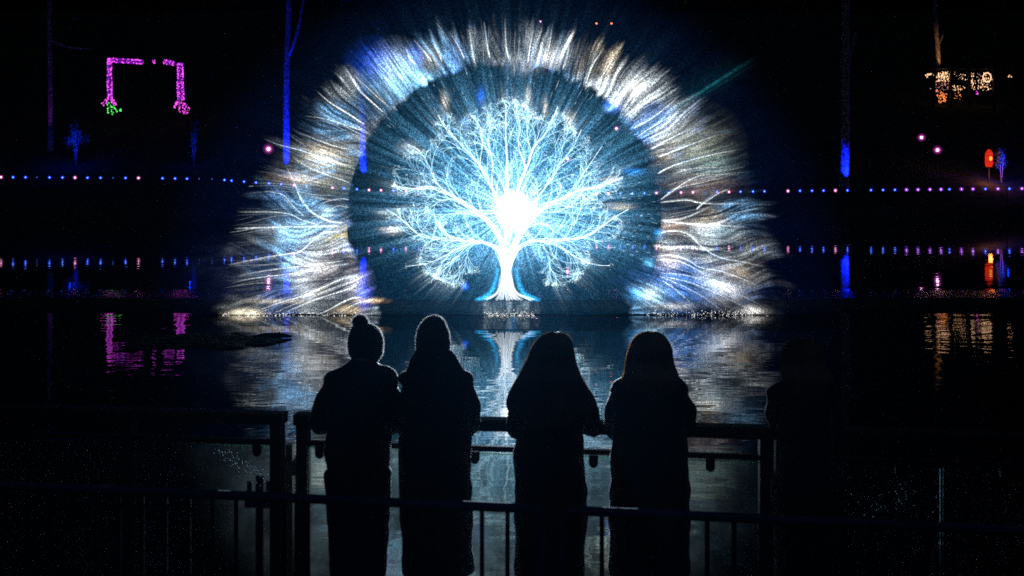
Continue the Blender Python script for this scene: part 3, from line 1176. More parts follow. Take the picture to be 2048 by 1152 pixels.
fr = nt.nodes.new('ShaderNodeFresnel')
fr.inputs[0].default_value = 1.45
mx2 = nt.nodes.new('ShaderNodeMixShader')
nt.links.new(fr.outputs[0], mx2.inputs[0])
nt.links.new(mx.outputs[0], mx2.inputs[1])
nt.links.new(gl.outputs[0], mx2.inputs[2])
nt.links.new(mx2.outputs[0], out.inputs['Surface'])
M_GLASS = m
m, nt, b, out = new_mat('glass_edge')
b.inputs['Base Color'].default_value = (.22, .55, .38, 1)
b.inputs['Roughness'].default_value = .25
b.inputs['Transmission Weight'].default_value = .5
M_GEDGE = m
m, nt, b, out = new_mat('water_drop')
b.inputs['Base Color'].default_value = (1, 1, 1, 1)
b.inputs['Roughness'].default_value = .0
b.inputs['IOR'].default_value = 1.333
b.inputs['Transmission Weight'].default_value = 1.0
M_DROPLET = m

RS = -0.114                         # the railing runs a little towards the camera on the right
RA = math.atan(RS)
R0 = Vector((-1.332, 5.868, DECK))


def rail_x(px):
    """distance along the railing, from R0, of what the frame shows at column px"""
    k = (px - 1024.0) / F
    # X = k * d, d = 5.868 + RS * (X + 1.332)
    d = (5.868 + RS * 1.332) / (1 - RS * k)
    return (k * d + 1.332) / math.cos(RA)


def railing(p0, p1, posts, panels, clips, label):
    e_ = empty('railing', R0, RA)
    tag(e_, label, 'railing', 'railings along the edge of the deck')
    a, b2 = rail_x(p0), rail_x(p1)
    mb = MB()
    mb.bevel_box(a, b2, -.055, .055, 1.065, 1.13, .012)
    mb.build('top_rail', M_RAIL, e_)
    mb = MB()
    mb.bevel_box(rail_x(posts[0]), rail_x(posts[-1]), -.018, .018, .942, .972, .006)
    mb.build('middle_rail', M_STEEL, e_)
    for p in posts:
        xx = rail_x(p)
        mb = MB()
        mb.box(xx - .033, xx + .033, -.04, .04, -.25, 1.064)
        mb.build('post', M_RAIL, e_)
    for q0, q1 in panels:
        mb = MB()
        x0, x1 = rail_x(q0), rail_x(q1)
        mb.box(x0, x1, -.005, .005, .03, .925, 0)
        g = mb.build('glass_panel', M_GLASS, e_)
        mb = MB()
        mb.box(x0, x1, -.0045, .0045, .9255, .934, 0)
        mb.build('edge', M_GEDGE, g)
    for c_ in clips:
        xx = rail_x(c_)
        mb = MB()
        n = 10
        prof = [(xx - .026, .941), (xx + .026, .941), (xx + .026, .895)]
        prof += [(xx + .026 * math.cos(a_), .895 - .026 * math.sin(a_)) for a_ in np.linspace(.2, PI - .2, 7)]
        prof += [(xx - .026, .895)]
        k = len(prof)
        vs = [(p[0], -.016, p[1]) for p in prof] + [(p[0], .016, p[1]) for p in prof]
        fs = [tuple(range(k)), tuple(range(k, 2 * k))[::-1]] + [(i, k + i, k + (i + 1) % k, (i + 1) % k) for i in range(k)]
        mb.add(vs, fs)
        mb.build('clip', M_STEEL, e_)
    return e_


railing(-190, 570, (-170, 259, 555), ((-160, 250), (268, 546)), (60, 300, 515), 'dark railing with glass panels left of the gap, ending beside the gap')
railing(592, 1548, (607, 1530), ((617, 1075), (1080, 1521)), (640, 950, 1187, 1420), 'dark railing with glass panels that the four watchers lean on')
railing(1553, 2240, (1562, 2200), ((1572, 1880), (1886, 2190)), (1640, 1800, 2010), 'dark railing with glass panels at the right end of the deck')

# drops of water on the glass and on the middle rail
mb = MB()
for i in range(90):
    t = random.random()
    px, py = 440 + t * 92 + random.gauss(0, 9), 898 + t * 62 + random.gauss(0, 11)
    xx = rail_x(px)
    d = R0.y + xx * math.sin(RA)
    zz = CAMH - (py - HOR) / F * d - DECK
    if zz < .91:
        rr = random.uniform(.003, .007)
        mb.ball((xx, -.006, zz), (rr, rr * .6, rr), 8, 6)
o = mb.build('water_drops', M_DROPLET, smooth=True)
o.location, o.rotation_euler = R0, (0, 0, RA)
tag(o, 'water drops scattered over the glass panel left of the gap', 'water drops', kind='stuff')
mb = MB()
for i in range(46):
    px, py = random.gauss(1790, 36), random.gauss(1003, 16)
    xx = rail_x(px)
    d = R0.y + xx * math.sin(RA)
    zz = CAMH - (py - HOR) / F * d - DECK
    rr = random.uniform(.0025, .006)
    mb.ball((xx, -.006, zz), (rr, rr * .6, rr), 8, 6)
o = mb.build('water_drops', M_DROPLET, smooth=True)
o.location, o.rotation_euler = R0, (0, 0, RA)
tag(o, 'water drops on the glass panel at the right end of the deck', 'water drops', kind='stuff')

# the squat dark valve block in the gap between the railings
vb = empty('mooring_block', at(580, 341, 6.55).xy.to_3d() + Vector((0, 0, 0)))
vb.location.z = -.3
tag(vb, 'dark mooring block with three stub posts in the gap between railings', 'mooring block')
zt = lambda py: CAMH - (py - HOR) / F * 6.55 + .3
mb = MB()
mb.bevel_box(-.085, .085, -.08, .08, zt(945), zt(916), .012)
mb.build('cross_beam', M_RAIL, vb)
mb = MB(); mb.box(-.022, .022, -.03, .03, 0, zt(888)); mb.build('stub_post', M_RAIL, vb)
for sx, pt_ in ((-.06, 898), (.055, 897)):
    mb = MB(); mb.tube([(sx, 0, zt(940)), (sx, 0, zt(pt_))], .015, 10); mb.build('stub_post', M_RAIL, vb)

# ================================================================== CROWD BARRIER
M_GALV = mat_plain('galvanised_steel', (.06, .07, .14), .95, metal=.0, nscale=30.0, var=.3, spec=.02)
BS = -0.131
BA = math.atan(BS)
B0 = Vector((-1.71, 4.73, DECK))


def bar_x(px):
    k = (px - 1024.0) / F
    d = (4.73 + BS * 1.71) / (1 - BS * k)
    return (k * d + 1.71) / math.cos(BA)


def barrier(x0, x1, bars, label):
    e_ = empty('crowd_barrier', B0, BA)
    tag(e_, label, 'barrier', 'crowd barriers in front of the watchers')
    mb = MB()
    r_ = .021
    # one bent tube frame
    c = .05
    path = [(x0, 0, .18)] + [(x0, 0, 1.03 - c)] + [(x0 + c - c * math.cos(t), 0, 1.03 - c + c * math.sin(t)) for t in np.linspace(.3, PI / 2 - .1, 4)]
    path += [(x0 + c, 0, 1.03), (x1 - c, 0, 1.03)] + [(x1 - c + c * math.sin(t), 0, 1.03 - c + c * math.cos(t)) for t in np.linspace(.1, PI / 2 - .3, 4)] + [(x1, 0, 1.03 - c), (x1, 0, .18)]
    mb.tube(path, r_, 10)
    mb.build('frame', M_GALV, e_, smooth=True)
    mb = MB(); mb.tube([(x0, 0, .18), (x1, 0, .18)], .016, 8); mb.build('bottom_rail', M_GALV, e_, smooth=True)
    mb = MB(); mb.tube([(0, 0, .18), (0, 0, 1.02)], .0105, 8)
    me = mb.mesh('bar'); me.materials.append(M_GALV)
    me.polygons.foreach_set('use_smooth', [True] * len(me.polygons))
    for xb in bars:
        o = bpy.data.objects.new('bar', me)
        link(o, e_)
        o.location = (xb, 0, 0)
    for xf in (x0 + .25, x1 - .25):
        mb = MB(); mb.tube([(xf, -.28, .02), (xf, -.04, .17), (xf, .04, .17), (xf, .28, .02)], .014, 8); mb.build('foot', M_GALV, e_, smooth=True)


sp_ = (bar_x(1015) - bar_x(665)) / 7.0
xa = bar_x(1015)
barrier(xa - 21 * sp_ - .06, bar_x(1085), [xa - i * sp_ for i in range(22)], 'steel crowd barrier with upright bars standing behind the two hatted watchers')
xb = bar_x(1152)
sp2_ = (bar_x(1468) - bar_x(1152)) / 6.0
barrier(bar_x(1130), xb + 17 * sp2_ + .06, [xb + i * sp2_ for i in range(18)], 'steel crowd barrier with upright bars standing behind the two long-haired watchers')

# ================================================================== WATCHERS
M_SKIN = mat_plain('skin', (.42, .26, .19), .55, nscale=30, var=.08)
M_COATS = [mat_plain('coat_' + k, c_, .85, sheen=s_, nscale=26.0, var=.3, bump=.004) for k, c_, s_ in (
    ('navy', (.016, .019, .032), .30), ('black', (.014, .015, .019), .25), ('charcoal', (.020, .019, .022), .30), ('dark', (.016, .015, .020), .30), ('black_wool', (.012, .012, .015), .25))]
M_TROUSER = mat_plain('trouser', (.014, .015, .022), .9, sheen=.1, nscale=30, var=.25)
M_BOOT = mat_plain('boot', (.015, .013, .012), .5)
M_HAT = mat_plain('knit_hat', (.05, .05, .055), .95, sheen=.8, nscale=90.0, var=.4, bump=.004)


def fuzz_mat(name, col):
    m, nt, b, out = new_mat(name)
    nt.nodes.remove(b)
    d_ = nt.nodes.new('ShaderNodeBsdfDiffuse')
    t_ = nt.nodes.new('ShaderNodeBsdfTranslucent')
    d_.inputs[0].default_value = (*col, 1)
    t_.inputs[0].default_value = (*col, 1)
    mx = nt.nodes.new('ShaderNodeMixShader')
    mx.inputs[0].default_value = .6
    nt.links.new(d_.outputs[0], mx.inputs[1])
    nt.links.new(t_.outputs[0], mx.inputs[2])
    nt.links.new(mx.outputs[0], out.inputs['Surface'])
    return m


M_FUZZ = fuzz_mat('wool_fuzz', (.42, .42, .42))
M_NAP = fuzz_mat('coat_fibre', (.16, .17, .2))
M_STRANDS = {'brown': fuzz_mat('brown_hair_strands', (.46, .36, .26)), 'blonde': fuzz_mat('blonde_hair_strands', (.70, .50, .27))}
M_HAIR = {'brown': mat_plain('brown_hair', (.035, .022, .013), .5, sheen=.5, nscale=40, var=.4), 'blonde': mat_plain('blonde_hair', (.10, .066, .032), .5, sheen=.6, nscale=40, var=.4)}


def fuzz(o, n, ln, wid, mat, name, parent, seed):
    """short fibres standing off a surface"""
    rr = np.random.default_rng(seed)
    me = o.data
    nv = len(me.vertices)
    co = np.empty(nv * 3); me.vertices.foreach_get('co', co); co = co.reshape(-1, 3)
    no = np.empty(nv * 3); me.vertices.foreach_get('normal', no); no = no.reshape(-1, 3)
    idx = rr.integers(0, nv, n)
    P = co[idx] + rr.normal(0, .002, (n, 3))
    D = no[idx] + rr.normal(0, .45, (n, 3))
    D /= np.linalg.norm(D, axis=1)[:, None]
    T = np.cross(D, rr.normal(0, 1, (n, 3)))
    T /= np.linalg.norm(T, axis=1)[:, None]
    L = ln * rr.uniform(.4, 1.3, n)[:, None]
    V = np.stack([P - T * wid, P + T * wid, P + D * L], 1).reshape(-1, 3)
    mm = bpy.data.meshes.new(name)
    mm.from_pydata(V.tolist(), [], [(3 * i, 3 * i + 1, 3 * i + 2) for i in range(n)])
    mm.materials.append(mat)
    return link(bpy.data.objects.new(name, mm), parent)


def watcher(dp, cx, coat_rows, head, arms, label, coat_mat, hat=None, hair_rows=None, hair_kind=None, lean=.16, legs_from=None, seed=1):
    """dp: distance; rows are (py, left px, right px) read off the outline; head: (px, py of crown, py of chin)"""
    base = Vector(((cx - 1024.0) / F * dp, dp, DECK))
    ly = lambda z: lean * max(0.0, (z - .85)) / .75        # the trunk leans over the rail

    def zz(py, extra=0.0):
        z = 1.0
        for _ in range(4):
            z = CAMH - (py - HOR) / F * (dp + ly(z) + extra) - DECK
        return z

    def xx(px, py=700, extra=0.0):
        return (px - 1024.0) / F * (dp + ly(zz(py, extra)) + extra) - base.x

    hpx, ht, hb = head
    hz_, hx_ = (zz(ht, .05) + zz(hb, .05)) / 2, xx(hpx, ht, .05)
    hr = (zz(ht, .05) - zz(hb, .05)) / 2
    hy = ly(hz_) + .06
    # ---- body, one continuous surface
    b = MB()
    b.ball((hx_, hy, hz_), (.074, .096, hr), 18, 14)
    b.ball((hx_, hy + .045, hz_ - hr * .55), (.052, .05, .05), 12, 8)           # jaw
    b.tube([(hx_, hy + .088, hz_ + .02), (hx_, hy + .112, hz_ - .022)], [.010, .016], 8)    # nose
    b.tube([(hx_ - .022, hy + .090, hz_ - .058), (hx_ + .022, hy + .090, hz_ - .058)], .009, 8)   # lips
    for s in (-1, 1):
        b.ball((hx_ + s * .076, hy - .005, hz_ - .01), (.012, .022, .032), 8, 6)          # ears
        b.ball((hx_ + s * .03, hy + .082, hz_ + .018), (.017, .014, .012), 8, 6)          # eyes
    zsh = zz(arms['sh_y'])
    b.tube([(hx_, hy - .02, hz_ - hr * .3), (hx_ * .6, ly(zsh), zsh - .02)], [.056, .066], 14)
    w_ = arms['w']
    b.loft([(0, ly(zsh) + .01, zsh + .0, .08, .05), (0, ly(zsh) + .01, zsh - .05, w_ - .06, .075), (0, ly(1.2) + .01, zsh - .25, .115, .08), (0, ly(1.0) + .01, 1.02, .11, .08), (0, 0, .86, .135, .09), (0, 0, .78, .13, .085)], 20)
    for s in (-1, 1):
        b.tube([(s * .085, 0, .86), (s * .09, .02, .48), (s * .095, -.01, .09)], [.088, .060, .042], 12)
        b.tube([(s * .095, -.03, .05), (s * .105, .16, .03)], [.04, .032], 10)
        e_ = arms['L' if s < 0 else 'R']
        ex = (e_[0] - 1024.0) / F * (dp + .2) - base.x
        ez = 1.105
        sh = Vector((s * (w_ - .055), ly(zsh), zsh - .045))
        el = Vector((ex - s * .056, .20, ez))
        wr = Vector((ex * .45, .36, 1.185))
        b.tube([sh, (sh + el) / 2, el], [.046, .044, .040], 12)
        b.tube([el, (el + wr) / 2, wr], [.042, .040, .029], 12)
        b.ball(el, .043, 10, 8)
        # hand: palm, four fingers laid over the rail, thumb off the side
        pd = Vector((-s * .55, .83, 0)).normalized()
        side = Vector((s * .83, .55, 0)).normalized()
        pc = wr + pd * .05 + Vector((0, 0, -.012))
        b.ball(pc, (.036, .044, .018), 12, 8)
        for q, fl_ in ((-1.5, .060), (-.5, .074), (.5, .080), (1.5, .070)):
            f0 = pc + pd * .03 - side * (q * .021)
            f1 = f0 + pd * fl_ * .5 + Vector((0, 0, -.004))
            f2 = f1 + pd * fl_ * .45 + Vector((0, 0, -.026))
            b.tube([f0, f1, f2], [.0098, .0092, .008], 8)
        t0 = pc - side * .0 + side * .026
        t0 = pc - pd * .015 + side * -s * s * .03
        b.tube([t0, t0 - side * .018 + pd * .03, t0 - side * .02 + pd * .055 + Vector((0, 0, -.012))], [.012, .0105, .009], 8)
        arms['el' + str(s)] = (sh, el, wr)
    body = remeshed(b, 'person', .0085, M_SKIN, None, smooth_it=3)
    body.location = base
    tag(body, label, 'person', 'people watching from the railing')
    # ---- coat
    c = MB()
    rings = []
    for py, xl, xr in coat_rows:
        z_ = zz(py)
        hw = (xx(xr, py) - xx(xl, py)) / 2 + .006
        rings.append(((xx(xl, py) + xx(xr, py)) / 2, ly(z_) * (1 if z_ > .8 else 0) - .005, z_, hw, min(.20, max(.085, hw * .66))))
    c.loft(rings, 32)
    for s in (-1, 1):
        sh, el, wr = arms['el' + str(s)]
        c.tube([sh + Vector((-s * .05, 0, -.01)), sh + (el - sh) * .1, (sh + el) / 2 + Vector((s * .012, -.01, 0)), el + Vector((0, -.01, 0))], [.062, .070, .072, .064], 16)
        c.tube([el, (el + wr) / 2, wr - (wr - el) * .08], [.060, .058, .050], 14)
        c.ball(el + Vector((0, -.008, 0)), .060, 12, 8)
    coat = remeshed(c, 'coat', .0105, coat_mat, body, smooth_it=7, wrinkle=.014, wscale=9.0)
    fuzz(coat, 7000, .006, .0006, M_NAP, 'coat_nap', coat, seed)
    # ---- trousers and boots
    t = MB()
    for s in (-1, 1):
        t.tube([(s * .085, 0, .90), (s * .078, .02, .48), (s * .075, -.01, .10)], [.105, .086, .074], 14)
    t.loft([(0, 0, .98, .16, .115), (0, 0, .88, .17, .12), (0, 0, .78, .15, .11)], 20)
    remeshed(t, 'trousers', .014, M_TROUSER, body, smooth_it=4, wrinkle=.005, wscale=16)
    for s in (-1, 1):
        t = MB()
        t.tube([(s * .097, -.045, .05), (s * .105, .10, .045), (s * .112, .19, .04)], [.052, .050, .038], 12)
        t.tube([(s * .097, -.01, .05), (s * .097, -.01, .20)], [.056, .058], 12)
        remeshed(t, 'boot', .012, M_BOOT, body, smooth_it=3)
    # ---- hat or hair
    if hat:
        h = MB()
        h.loft([(xx(hat['cx'] if py_ > hat['top'] + 12 else hat['tx'], py_, .05), hy - .005, zz(py_, .05), hw_ / F * dp + .001, hw_ / F * dp * 1.12) for py_, hw_ in hat['rows']], 26)
        ho = remeshed(h, 'beanie', .008, M_HAT, body, smooth_it=4, wrinkle=.003, wscale=45)
        fuzz(ho, 9000, .006, .0006, M_FUZZ, 'hat_nap', ho, seed + 5)
        if 'pom' in hat:
            pxx, pyy, pr_ = hat['pom']
            h = MB()
            pc = Vector((xx(pxx, pyy, .04), hy - .02, zz(pyy, .04)))
            h.ball(pc, pr_ / F * dp, 16, 12)
            po = remeshed(h, 'pompom', .006, M_HAT, ho, smooth_it=1, wrinkle=.006, wscale=60)
            fuzz(po, 2200, .010, .0007, M_FUZZ, 'pompom_nap', ho, seed + 9)
    if hair_rows:
        h = MB()
        rr_ = []
        for py_, xl, xr in hair_rows:
            z_ = zz(py_)
            hw = (xx(xr, py_) - xx(xl, py_)) / 2 + .007
            back = ly(z_) - .035 if z_ < hz_ - hr * .6 else hy - .012
            rr_.append(((xx(xl, py_) + xx(xr, py_)) / 2, back, z_, hw, min(.125, hw * (1.15 if z_ > hz_ - hr * .5 else .85))))
        h.loft(rr_, 28)
        hro = remeshed(h, 'hair', .009, M_HAIR[hair_kind], body, smooth_it=5, wrinkle=.006, wscale=14)
        # loose strands that follow the outline
        mbh = MB()
        R_ = random.Random(seed)
        for i in range(900):
            a_ = R_.uniform(0, 2 * PI)
            off = R_.uniform(.99, 1.06)
            i0 = R_.randint(0, 2)
            i1 = R_.randint(len(rr_) - 3, len(rr_) - 1)
            pts = []
            for j in range(i0, i1 + 1):
                cx_, cyy, z_, rx_, ry_ = rr_[j]
                w2 = R_.gauss(0, .0022)
                pts.append((cx_ + (rx_ * off + w2) * math.cos(a_), cyy + (ry_ * off + w2) * math.sin(a_), z_))
            if len(pts) > 2:
                pts = [tuple(q) for q in catmull(pts, 3)]
                mbh.tube(pts, .0013, 3, caps=False)
        mbh.build('loose_strands', M_STRANDS[hair_kind], hro)
    return body


watcher(5.50, 716, [(718, 707, 751), (727, 702, 756), (735, 680, 774), (744, 660, 788), (756, 650, 795), (780, 650, 792), (815, 656, 784), (850, 657, 780), (905, 652, 780), (935, 656, 778), (985, 659, 776)],
        (731, 655, 722), {'sh_y': 742, 'w': .185, 'L': (622, 826), 'R': (806, 826)},
        'person in a bobble hat and dark jacket, elbows out on the railing', M_COATS[0],
        hat={'cx': 731, 'tx': 729, 'top': 645, 'rows': [(645, 10), (648, 18), (653, 25), (661, 31), (674, 36), (692, 37), (708, 35), (719, 29), (724, 24)], 'pom': (722, 644, 16.5)}, seed=3)
watcher(5.46, 873, [(697, 836, 898), (705, 828, 907), (718, 821, 916), (736, 818, 922), (743, 816, 926), (749, 800, 942), (758, 798, 945), (768, 806, 938), (800, 812, 936), (870, 806, 940), (985, 802, 941), (1060, 803, 943), (1146, 808, 946)],
        (866, 640, 712), {'sh_y': 750, 'w': .185, 'L': (792, 830), 'R': (961, 828)},
        'person in a plain knitted hat and long hooded coat, leaning on the railing', M_COATS[1],
        hat={'cx': 866, 'tx': 868, 'top': 634, 'rows': [(629, 4), (631, 9), (635, 16), (641, 22), (650, 28), (662, 32.5), (680, 35.5), (697, 35.5), (706, 33)]}, seed=13)
watcher(5.42, 1103, [(738, 1078, 1136), (748, 1056, 1150), (762, 1044, 1162), (785, 1040, 1170), (815, 1040, 1166), (850, 1038, 1162), (905, 1031, 1166), (985, 1030, 1172), (1080, 1030, 1170), (1170, 1032, 1165)],
        (1108, 676, 742), {'sh_y': 756, 'w': .165, 'L': (1014, 826), 'R': (1203, 846)},
        'person with long straight dark hair spread over a dark coat, at the railing', M_COATS[2],
        hair_rows=[(666, 1104, 1118), (669, 1096, 1126), (674, 1087, 1133), (684, 1077, 1139), (700, 1068, 1143), (725, 1058, 1148), (746, 1045, 1154), (768, 1032, 1166), (790, 1022, 1180), (808, 1020, 1186), (826, 1030, 1176), (842, 1048, 1158)], hair_kind='brown', seed=23)
watcher(5.40, 1301, [(742, 1272, 1338), (754, 1248, 1354), (764, 1230, 1366), (778, 1221, 1374), (800, 1224, 1374), (840, 1228, 1372), (870, 1228, 1371), (940, 1224, 1375), (985, 1220, 1378), (1080, 1218, 1379), (1170, 1222, 1376)],
        (1301, 676, 742), {'sh_y': 766, 'w': .20, 'L': (1212, 836), 'R': (1390, 838)},
        'person with fair shoulder-length hair and dark coat, right of the long-haired one', M_COATS[3],
        hair_rows=[(665, 1297, 1311), (668, 1288, 1319), (673, 1279, 1326), (683, 1271, 1333), (700, 1264, 1340), (725, 1258, 1344), (745, 1252, 1349), (762, 1245, 1352), (782, 1256, 1346), (806, 1270, 1334)], hair_kind='blonde', seed=33)
watcher(5.36, 1612, [(748, 1586, 1640), (760, 1566, 1656), (775, 1556, 1668), (810, 1560, 1664), (870, 1562, 1662), (985, 1558, 1668), (1170, 1562, 1664)],
        (1610, 686, 748), {'sh_y': 764, 'w': .18, 'L': (1546, 846), 'R': (1682, 850)},
        'person barely visible in the dark at the right end of the railing', M_COATS[4],
        hair_rows=[(678, 1600, 1622), (684, 1588, 1634), (700, 1578, 1644), (725, 1572, 1648), (750, 1566, 1652), (775, 1572, 1648), (800, 1584, 1640)], hair_kind='brown', seed=43)

# closed umbrella hanging beside the second watcher's coat
um = empty('closed_umbrella', at(801, 880, 5.62))
tag(um, 'slim dark closed umbrella hanging between the two hatted watchers', 'umbrella')
mb = MB()
L_ = 200 / F * 5.62
mb.tube([(0, 0, .02), (.002, 0, -.03), (.006, 0, -L_ * .35), (.010, 0, -L_ * .8), (.012, 0, -L_)], [.012, .016, .018, .016, .003], 10)
mb.build('canopy', M_COATS[1], um, smooth=True)
mb = MB()
mb.tube([(0, 0, .02), (0, .01, .10)] + [(0, .05 - .04 * math.cos(t), .10 + .04 * math.sin(t)) for t in np.linspace(.4, PI, 7)], .009, 8)
mb.build('handle', M_BLACK, um, smooth=True)

# ================================================================== FAR BANK
# ---- row of little lights along the far path
def bulb_mat(name, core, halo, ks=5.0, kh=.5):
    return [mat_glow(name + '_core', core, ks), mat_glow(name + '_globe', halo, kh, additive=True)]


BULB = {'b': ('blue', bulb_mat('blue_bulb', (.22, .38, 1.0), (.01, .06, 1.0), 3.5, .55)),
        'p': ('pink', bulb_mat('pink_bulb', (1.0, .62, .80), (.85, .12, .55), 3.5, .32)),
        'v': ('violet', bulb_mat('violet_bulb', (.85, .6, 1.0), (.35, .05, .9), 3.0, .40)),
        'd': ('dim blue', bulb_mat('dim_bulb', (.25, .35, .9), (.02, .06, .6), 1.0, .15))}
bulb_mesh = {}
for k, (nm, mats) in BULB.items():
    mb = MB()
    big = 1.0 if k != 'd' else .6
    mb.ball((0, 0, 0), (.036 + .016 * (k in 'p')) * big, 8, 6, 0)
    mb.ball((0, 0, 0), (.105 + .02 * (k in 'pv')) * big, 12, 8, 1)  # outer ball is the light's halo, painted as a glowing shell
    mb.tube([(0, 0, .10 * big), (0, 0, .16)], .012, 6, 2)
    me = mb.mesh('path_light')
    for mm in mats + [M_BLACK]:
        me.materials.append(mm)
    bulb_mesh[k] = me
LT = [(2, 'p'), (26, 'b'), (51, 'b'), (74, 'd'), (99, 'b'), (125, 'b'), (150, 'p'), (175, 'b'), (201, 'b'), (226, 'd'), (251, 'b'), (277, 'p'), (325, 'b'), (350, 'b'), (374, 'b'), (398, 'd'), (424, 'd'), (449, 'b'), (463, 'b'), (488, 'b'), (512, 'b'), (538, 'b'), (562, 'b'), (588, 'p'), (613, 'b'),
      (665, 'p'), (688, 'b'), (714, 'b'), (738, 'p'), (762, 'p'), (787, 'b'), (812, 'p'), (837, 'b'), (862, 'b'), (888, 'b'), (912, 'd'), (935, 'b'), (960, 'b'), (985, 'b'), (1045, 'b'), (1070, 'b'), (1095, 'd'), (1120, 'b'), (1145, 'b'),
      (1169, 'b'), (1193, 'p'), (1217, 'p'), (1241, 'b'), (1265, 'b'), (1289, 'b'), (1313, 'p'), (1337, 'b'), (1362, 'p'), (1386, 'p'), (1410, 'd'), (1434, 'b'), (1458, 'p'), (1481, 'b'), (1506, 'b'), (1529, 'b'),
      (1576, 'p'), (1600, 'b'), (1624, 'b'), (1647, 'b'), (1671, 'p'), (1695, 'b'), (1742, 'b'), (1766, 'b'), (1790, 'b'), (1813, 'v'), (1836, 'v'), (1860, 'v'), (1882, 'v'), (1899, 'b'), (1923, 'v'), (1946, 'v'), (1971, 'b'), (1996, 'v'), (2019, 'b'), (2044, 'v')]


def lt_y(px):
    ks = [(-50, 354), (280, 356), (430, 358), (470, 362), (613, 372), (740, 380), (1000, 388), (1241, 387), (1570, 382), (2048, 377), (2100, 376)]
    for (a, ya), (b2, yb) in zip(ks, ks[1:]):
        if px <= b2:
            return ya + (yb - ya) * (px - a) / (b2 - a)
    return 376


pts = []
def ordinal(n):
    return '%d%s' % (n, 'th' if 10 < n % 100 < 14 else {1: 'st', 2: 'nd', 3: 'rd'}.get(n % 10, 'th'))


for li_, (px, k) in enumerate(LT):
    p = at(px, lt_y(px), 67.5)
    o = link(bpy.data.objects.new('path_light', bulb_mesh[k]))
    o.location = p
    side = 'left of the water screen' if px < 455 else 'right of the water screen' if px > 1540 else 'seen through the water screen'
    tag(o, 'small %s light, %s from the left in the row along the far bank' % (BULB[k][0], ordinal(li_ + 1)), 'light', 'row of small lights along the far bank')
    pts.append((p.x, p.y, p.z + .16))
mb = MB()
mb.tube([tuple(q) for q in pts], .012, 5)
tag(mb.build('light_cable', M_BLACK), 'thin dark cable carrying the row of small lights on the far bank', 'cable')
for i in range(9):
    px = 30 + i * 248
    p = at(px, lt_y(px), 67.62)
    mb = MB()
    mb.tube([(0, 0, 0), (0, 0, p.z + .2 - ground_z(p.x, p.y) + .1)], .03, 8)
    o = mb.build('cable_post', M_BLACK, smooth=True)
    o.location = (p.x, p.y, ground_z(p.x, p.y) - .1)
    tag(o, 'slim dark post, %s from the left under the light cable on the far bank' % ordinal(i + 1), 'post', 'posts of the light cable')

# ---- violet flood lamps on the hillside
M_FLENS = mat_glow('violet_lens', (1.0, .55, .95), 9.0)
M_FHALO = mat_glow('violet_globe', (.75, .10, .55), .30, additive=True)  # glow around each lamp, painted as two additive shells
M_FHALO2 = mat_glow('violet_halo_outer', (.55, .05, .50), .055, additive=True)


def flood_lamp(px, py, d, rad, label):
    p = at(px, py, d)
    gz = ground_z(p.x, p.y)
    e_ = empty('flood_lamp', (p.x, p.y, gz))
    tag(e_, label, 'lamp', 'violet flood lamps on the hillside')
    h = max(.4, p.z - gz)
    mb = MB(); mb.tube([(0, 0, -.2), (0, 0, h - rad)], [.05, .035], 8); mb.build('pole', M_BLACK, e_, smooth=True)
    mb = MB(); mb.ball((0, 0, h), rad * .30, 12, 8); mb.build('bulb', M_FLENS, e_, smooth=True)
    mb = MB(); mb.ball((0, 0, h), rad * .62, 16, 12); mb.build('inner_halo', M_FHALO, e_, smooth=True)
    mb = MB(); mb.ball((0, 0, h), rad, 16, 12); mb.build('outer_halo', M_FHALO2, e_, smooth=True)


flood_lamp(537, 298, 75, .42, 'violet flood lamp glowing left of the blue-lit trunk beside the screen')
flood_lamp(1233, 257, 76, .24, 'violet flood lamp high inside the right edge of the dark disc')
flood_lamp(1135, 318, 75, .24, 'violet flood lamp seen through the right of the projected crown')
flood_lamp(1073, 236, 78, .18, 'small violet flood lamp seen through the top of the projected crown')
flood_lamp(1843, 275, 76, .32, 'upper of the two violet flood lamps below the warm pavilion lights')
flood_lamp(1875, 300, 75, .34, 'lower of the two violet flood lamps below the warm pavilion lights')
flood_lamp(1081, 43, 95, .16, 'tiny magenta lamp high above the top of the water screen')
M_RED = mat_glow('red_lamp', (1.0, .22, .10), 2.2)
for px, lab in ((1193, 'left of two tiny red lamps high above the water screen'), (1223, 'right of two tiny red lamps high above the water screen')):
    p = at(px, 47, 105)
    gz = ground_z(p.x, p.y)
    e_ = empty('beacon', (p.x, p.y, gz))
    tag(e_, lab, 'lamp')
    mb = MB(); mb.tube([(0, 0, -.3), (0, 0, p.z - gz)], .06, 6); mb.build('pole', M_BLACK, e_)
    mb = MB(); mb.ball((0, 0, p.z - gz), .11, 8, 6); mb.build('bulb', M_RED, e_)

# ---- trees lit blue from below
M_BARK = mat_plain('bark', (.26, .25, .24), .9, nscale=5.0, var=.8, bump=.05, spec=.05)
M_LEAF = mat_plain('night_leaf', (.04, .06, .03), .8, nscale=2.0, var=.4)


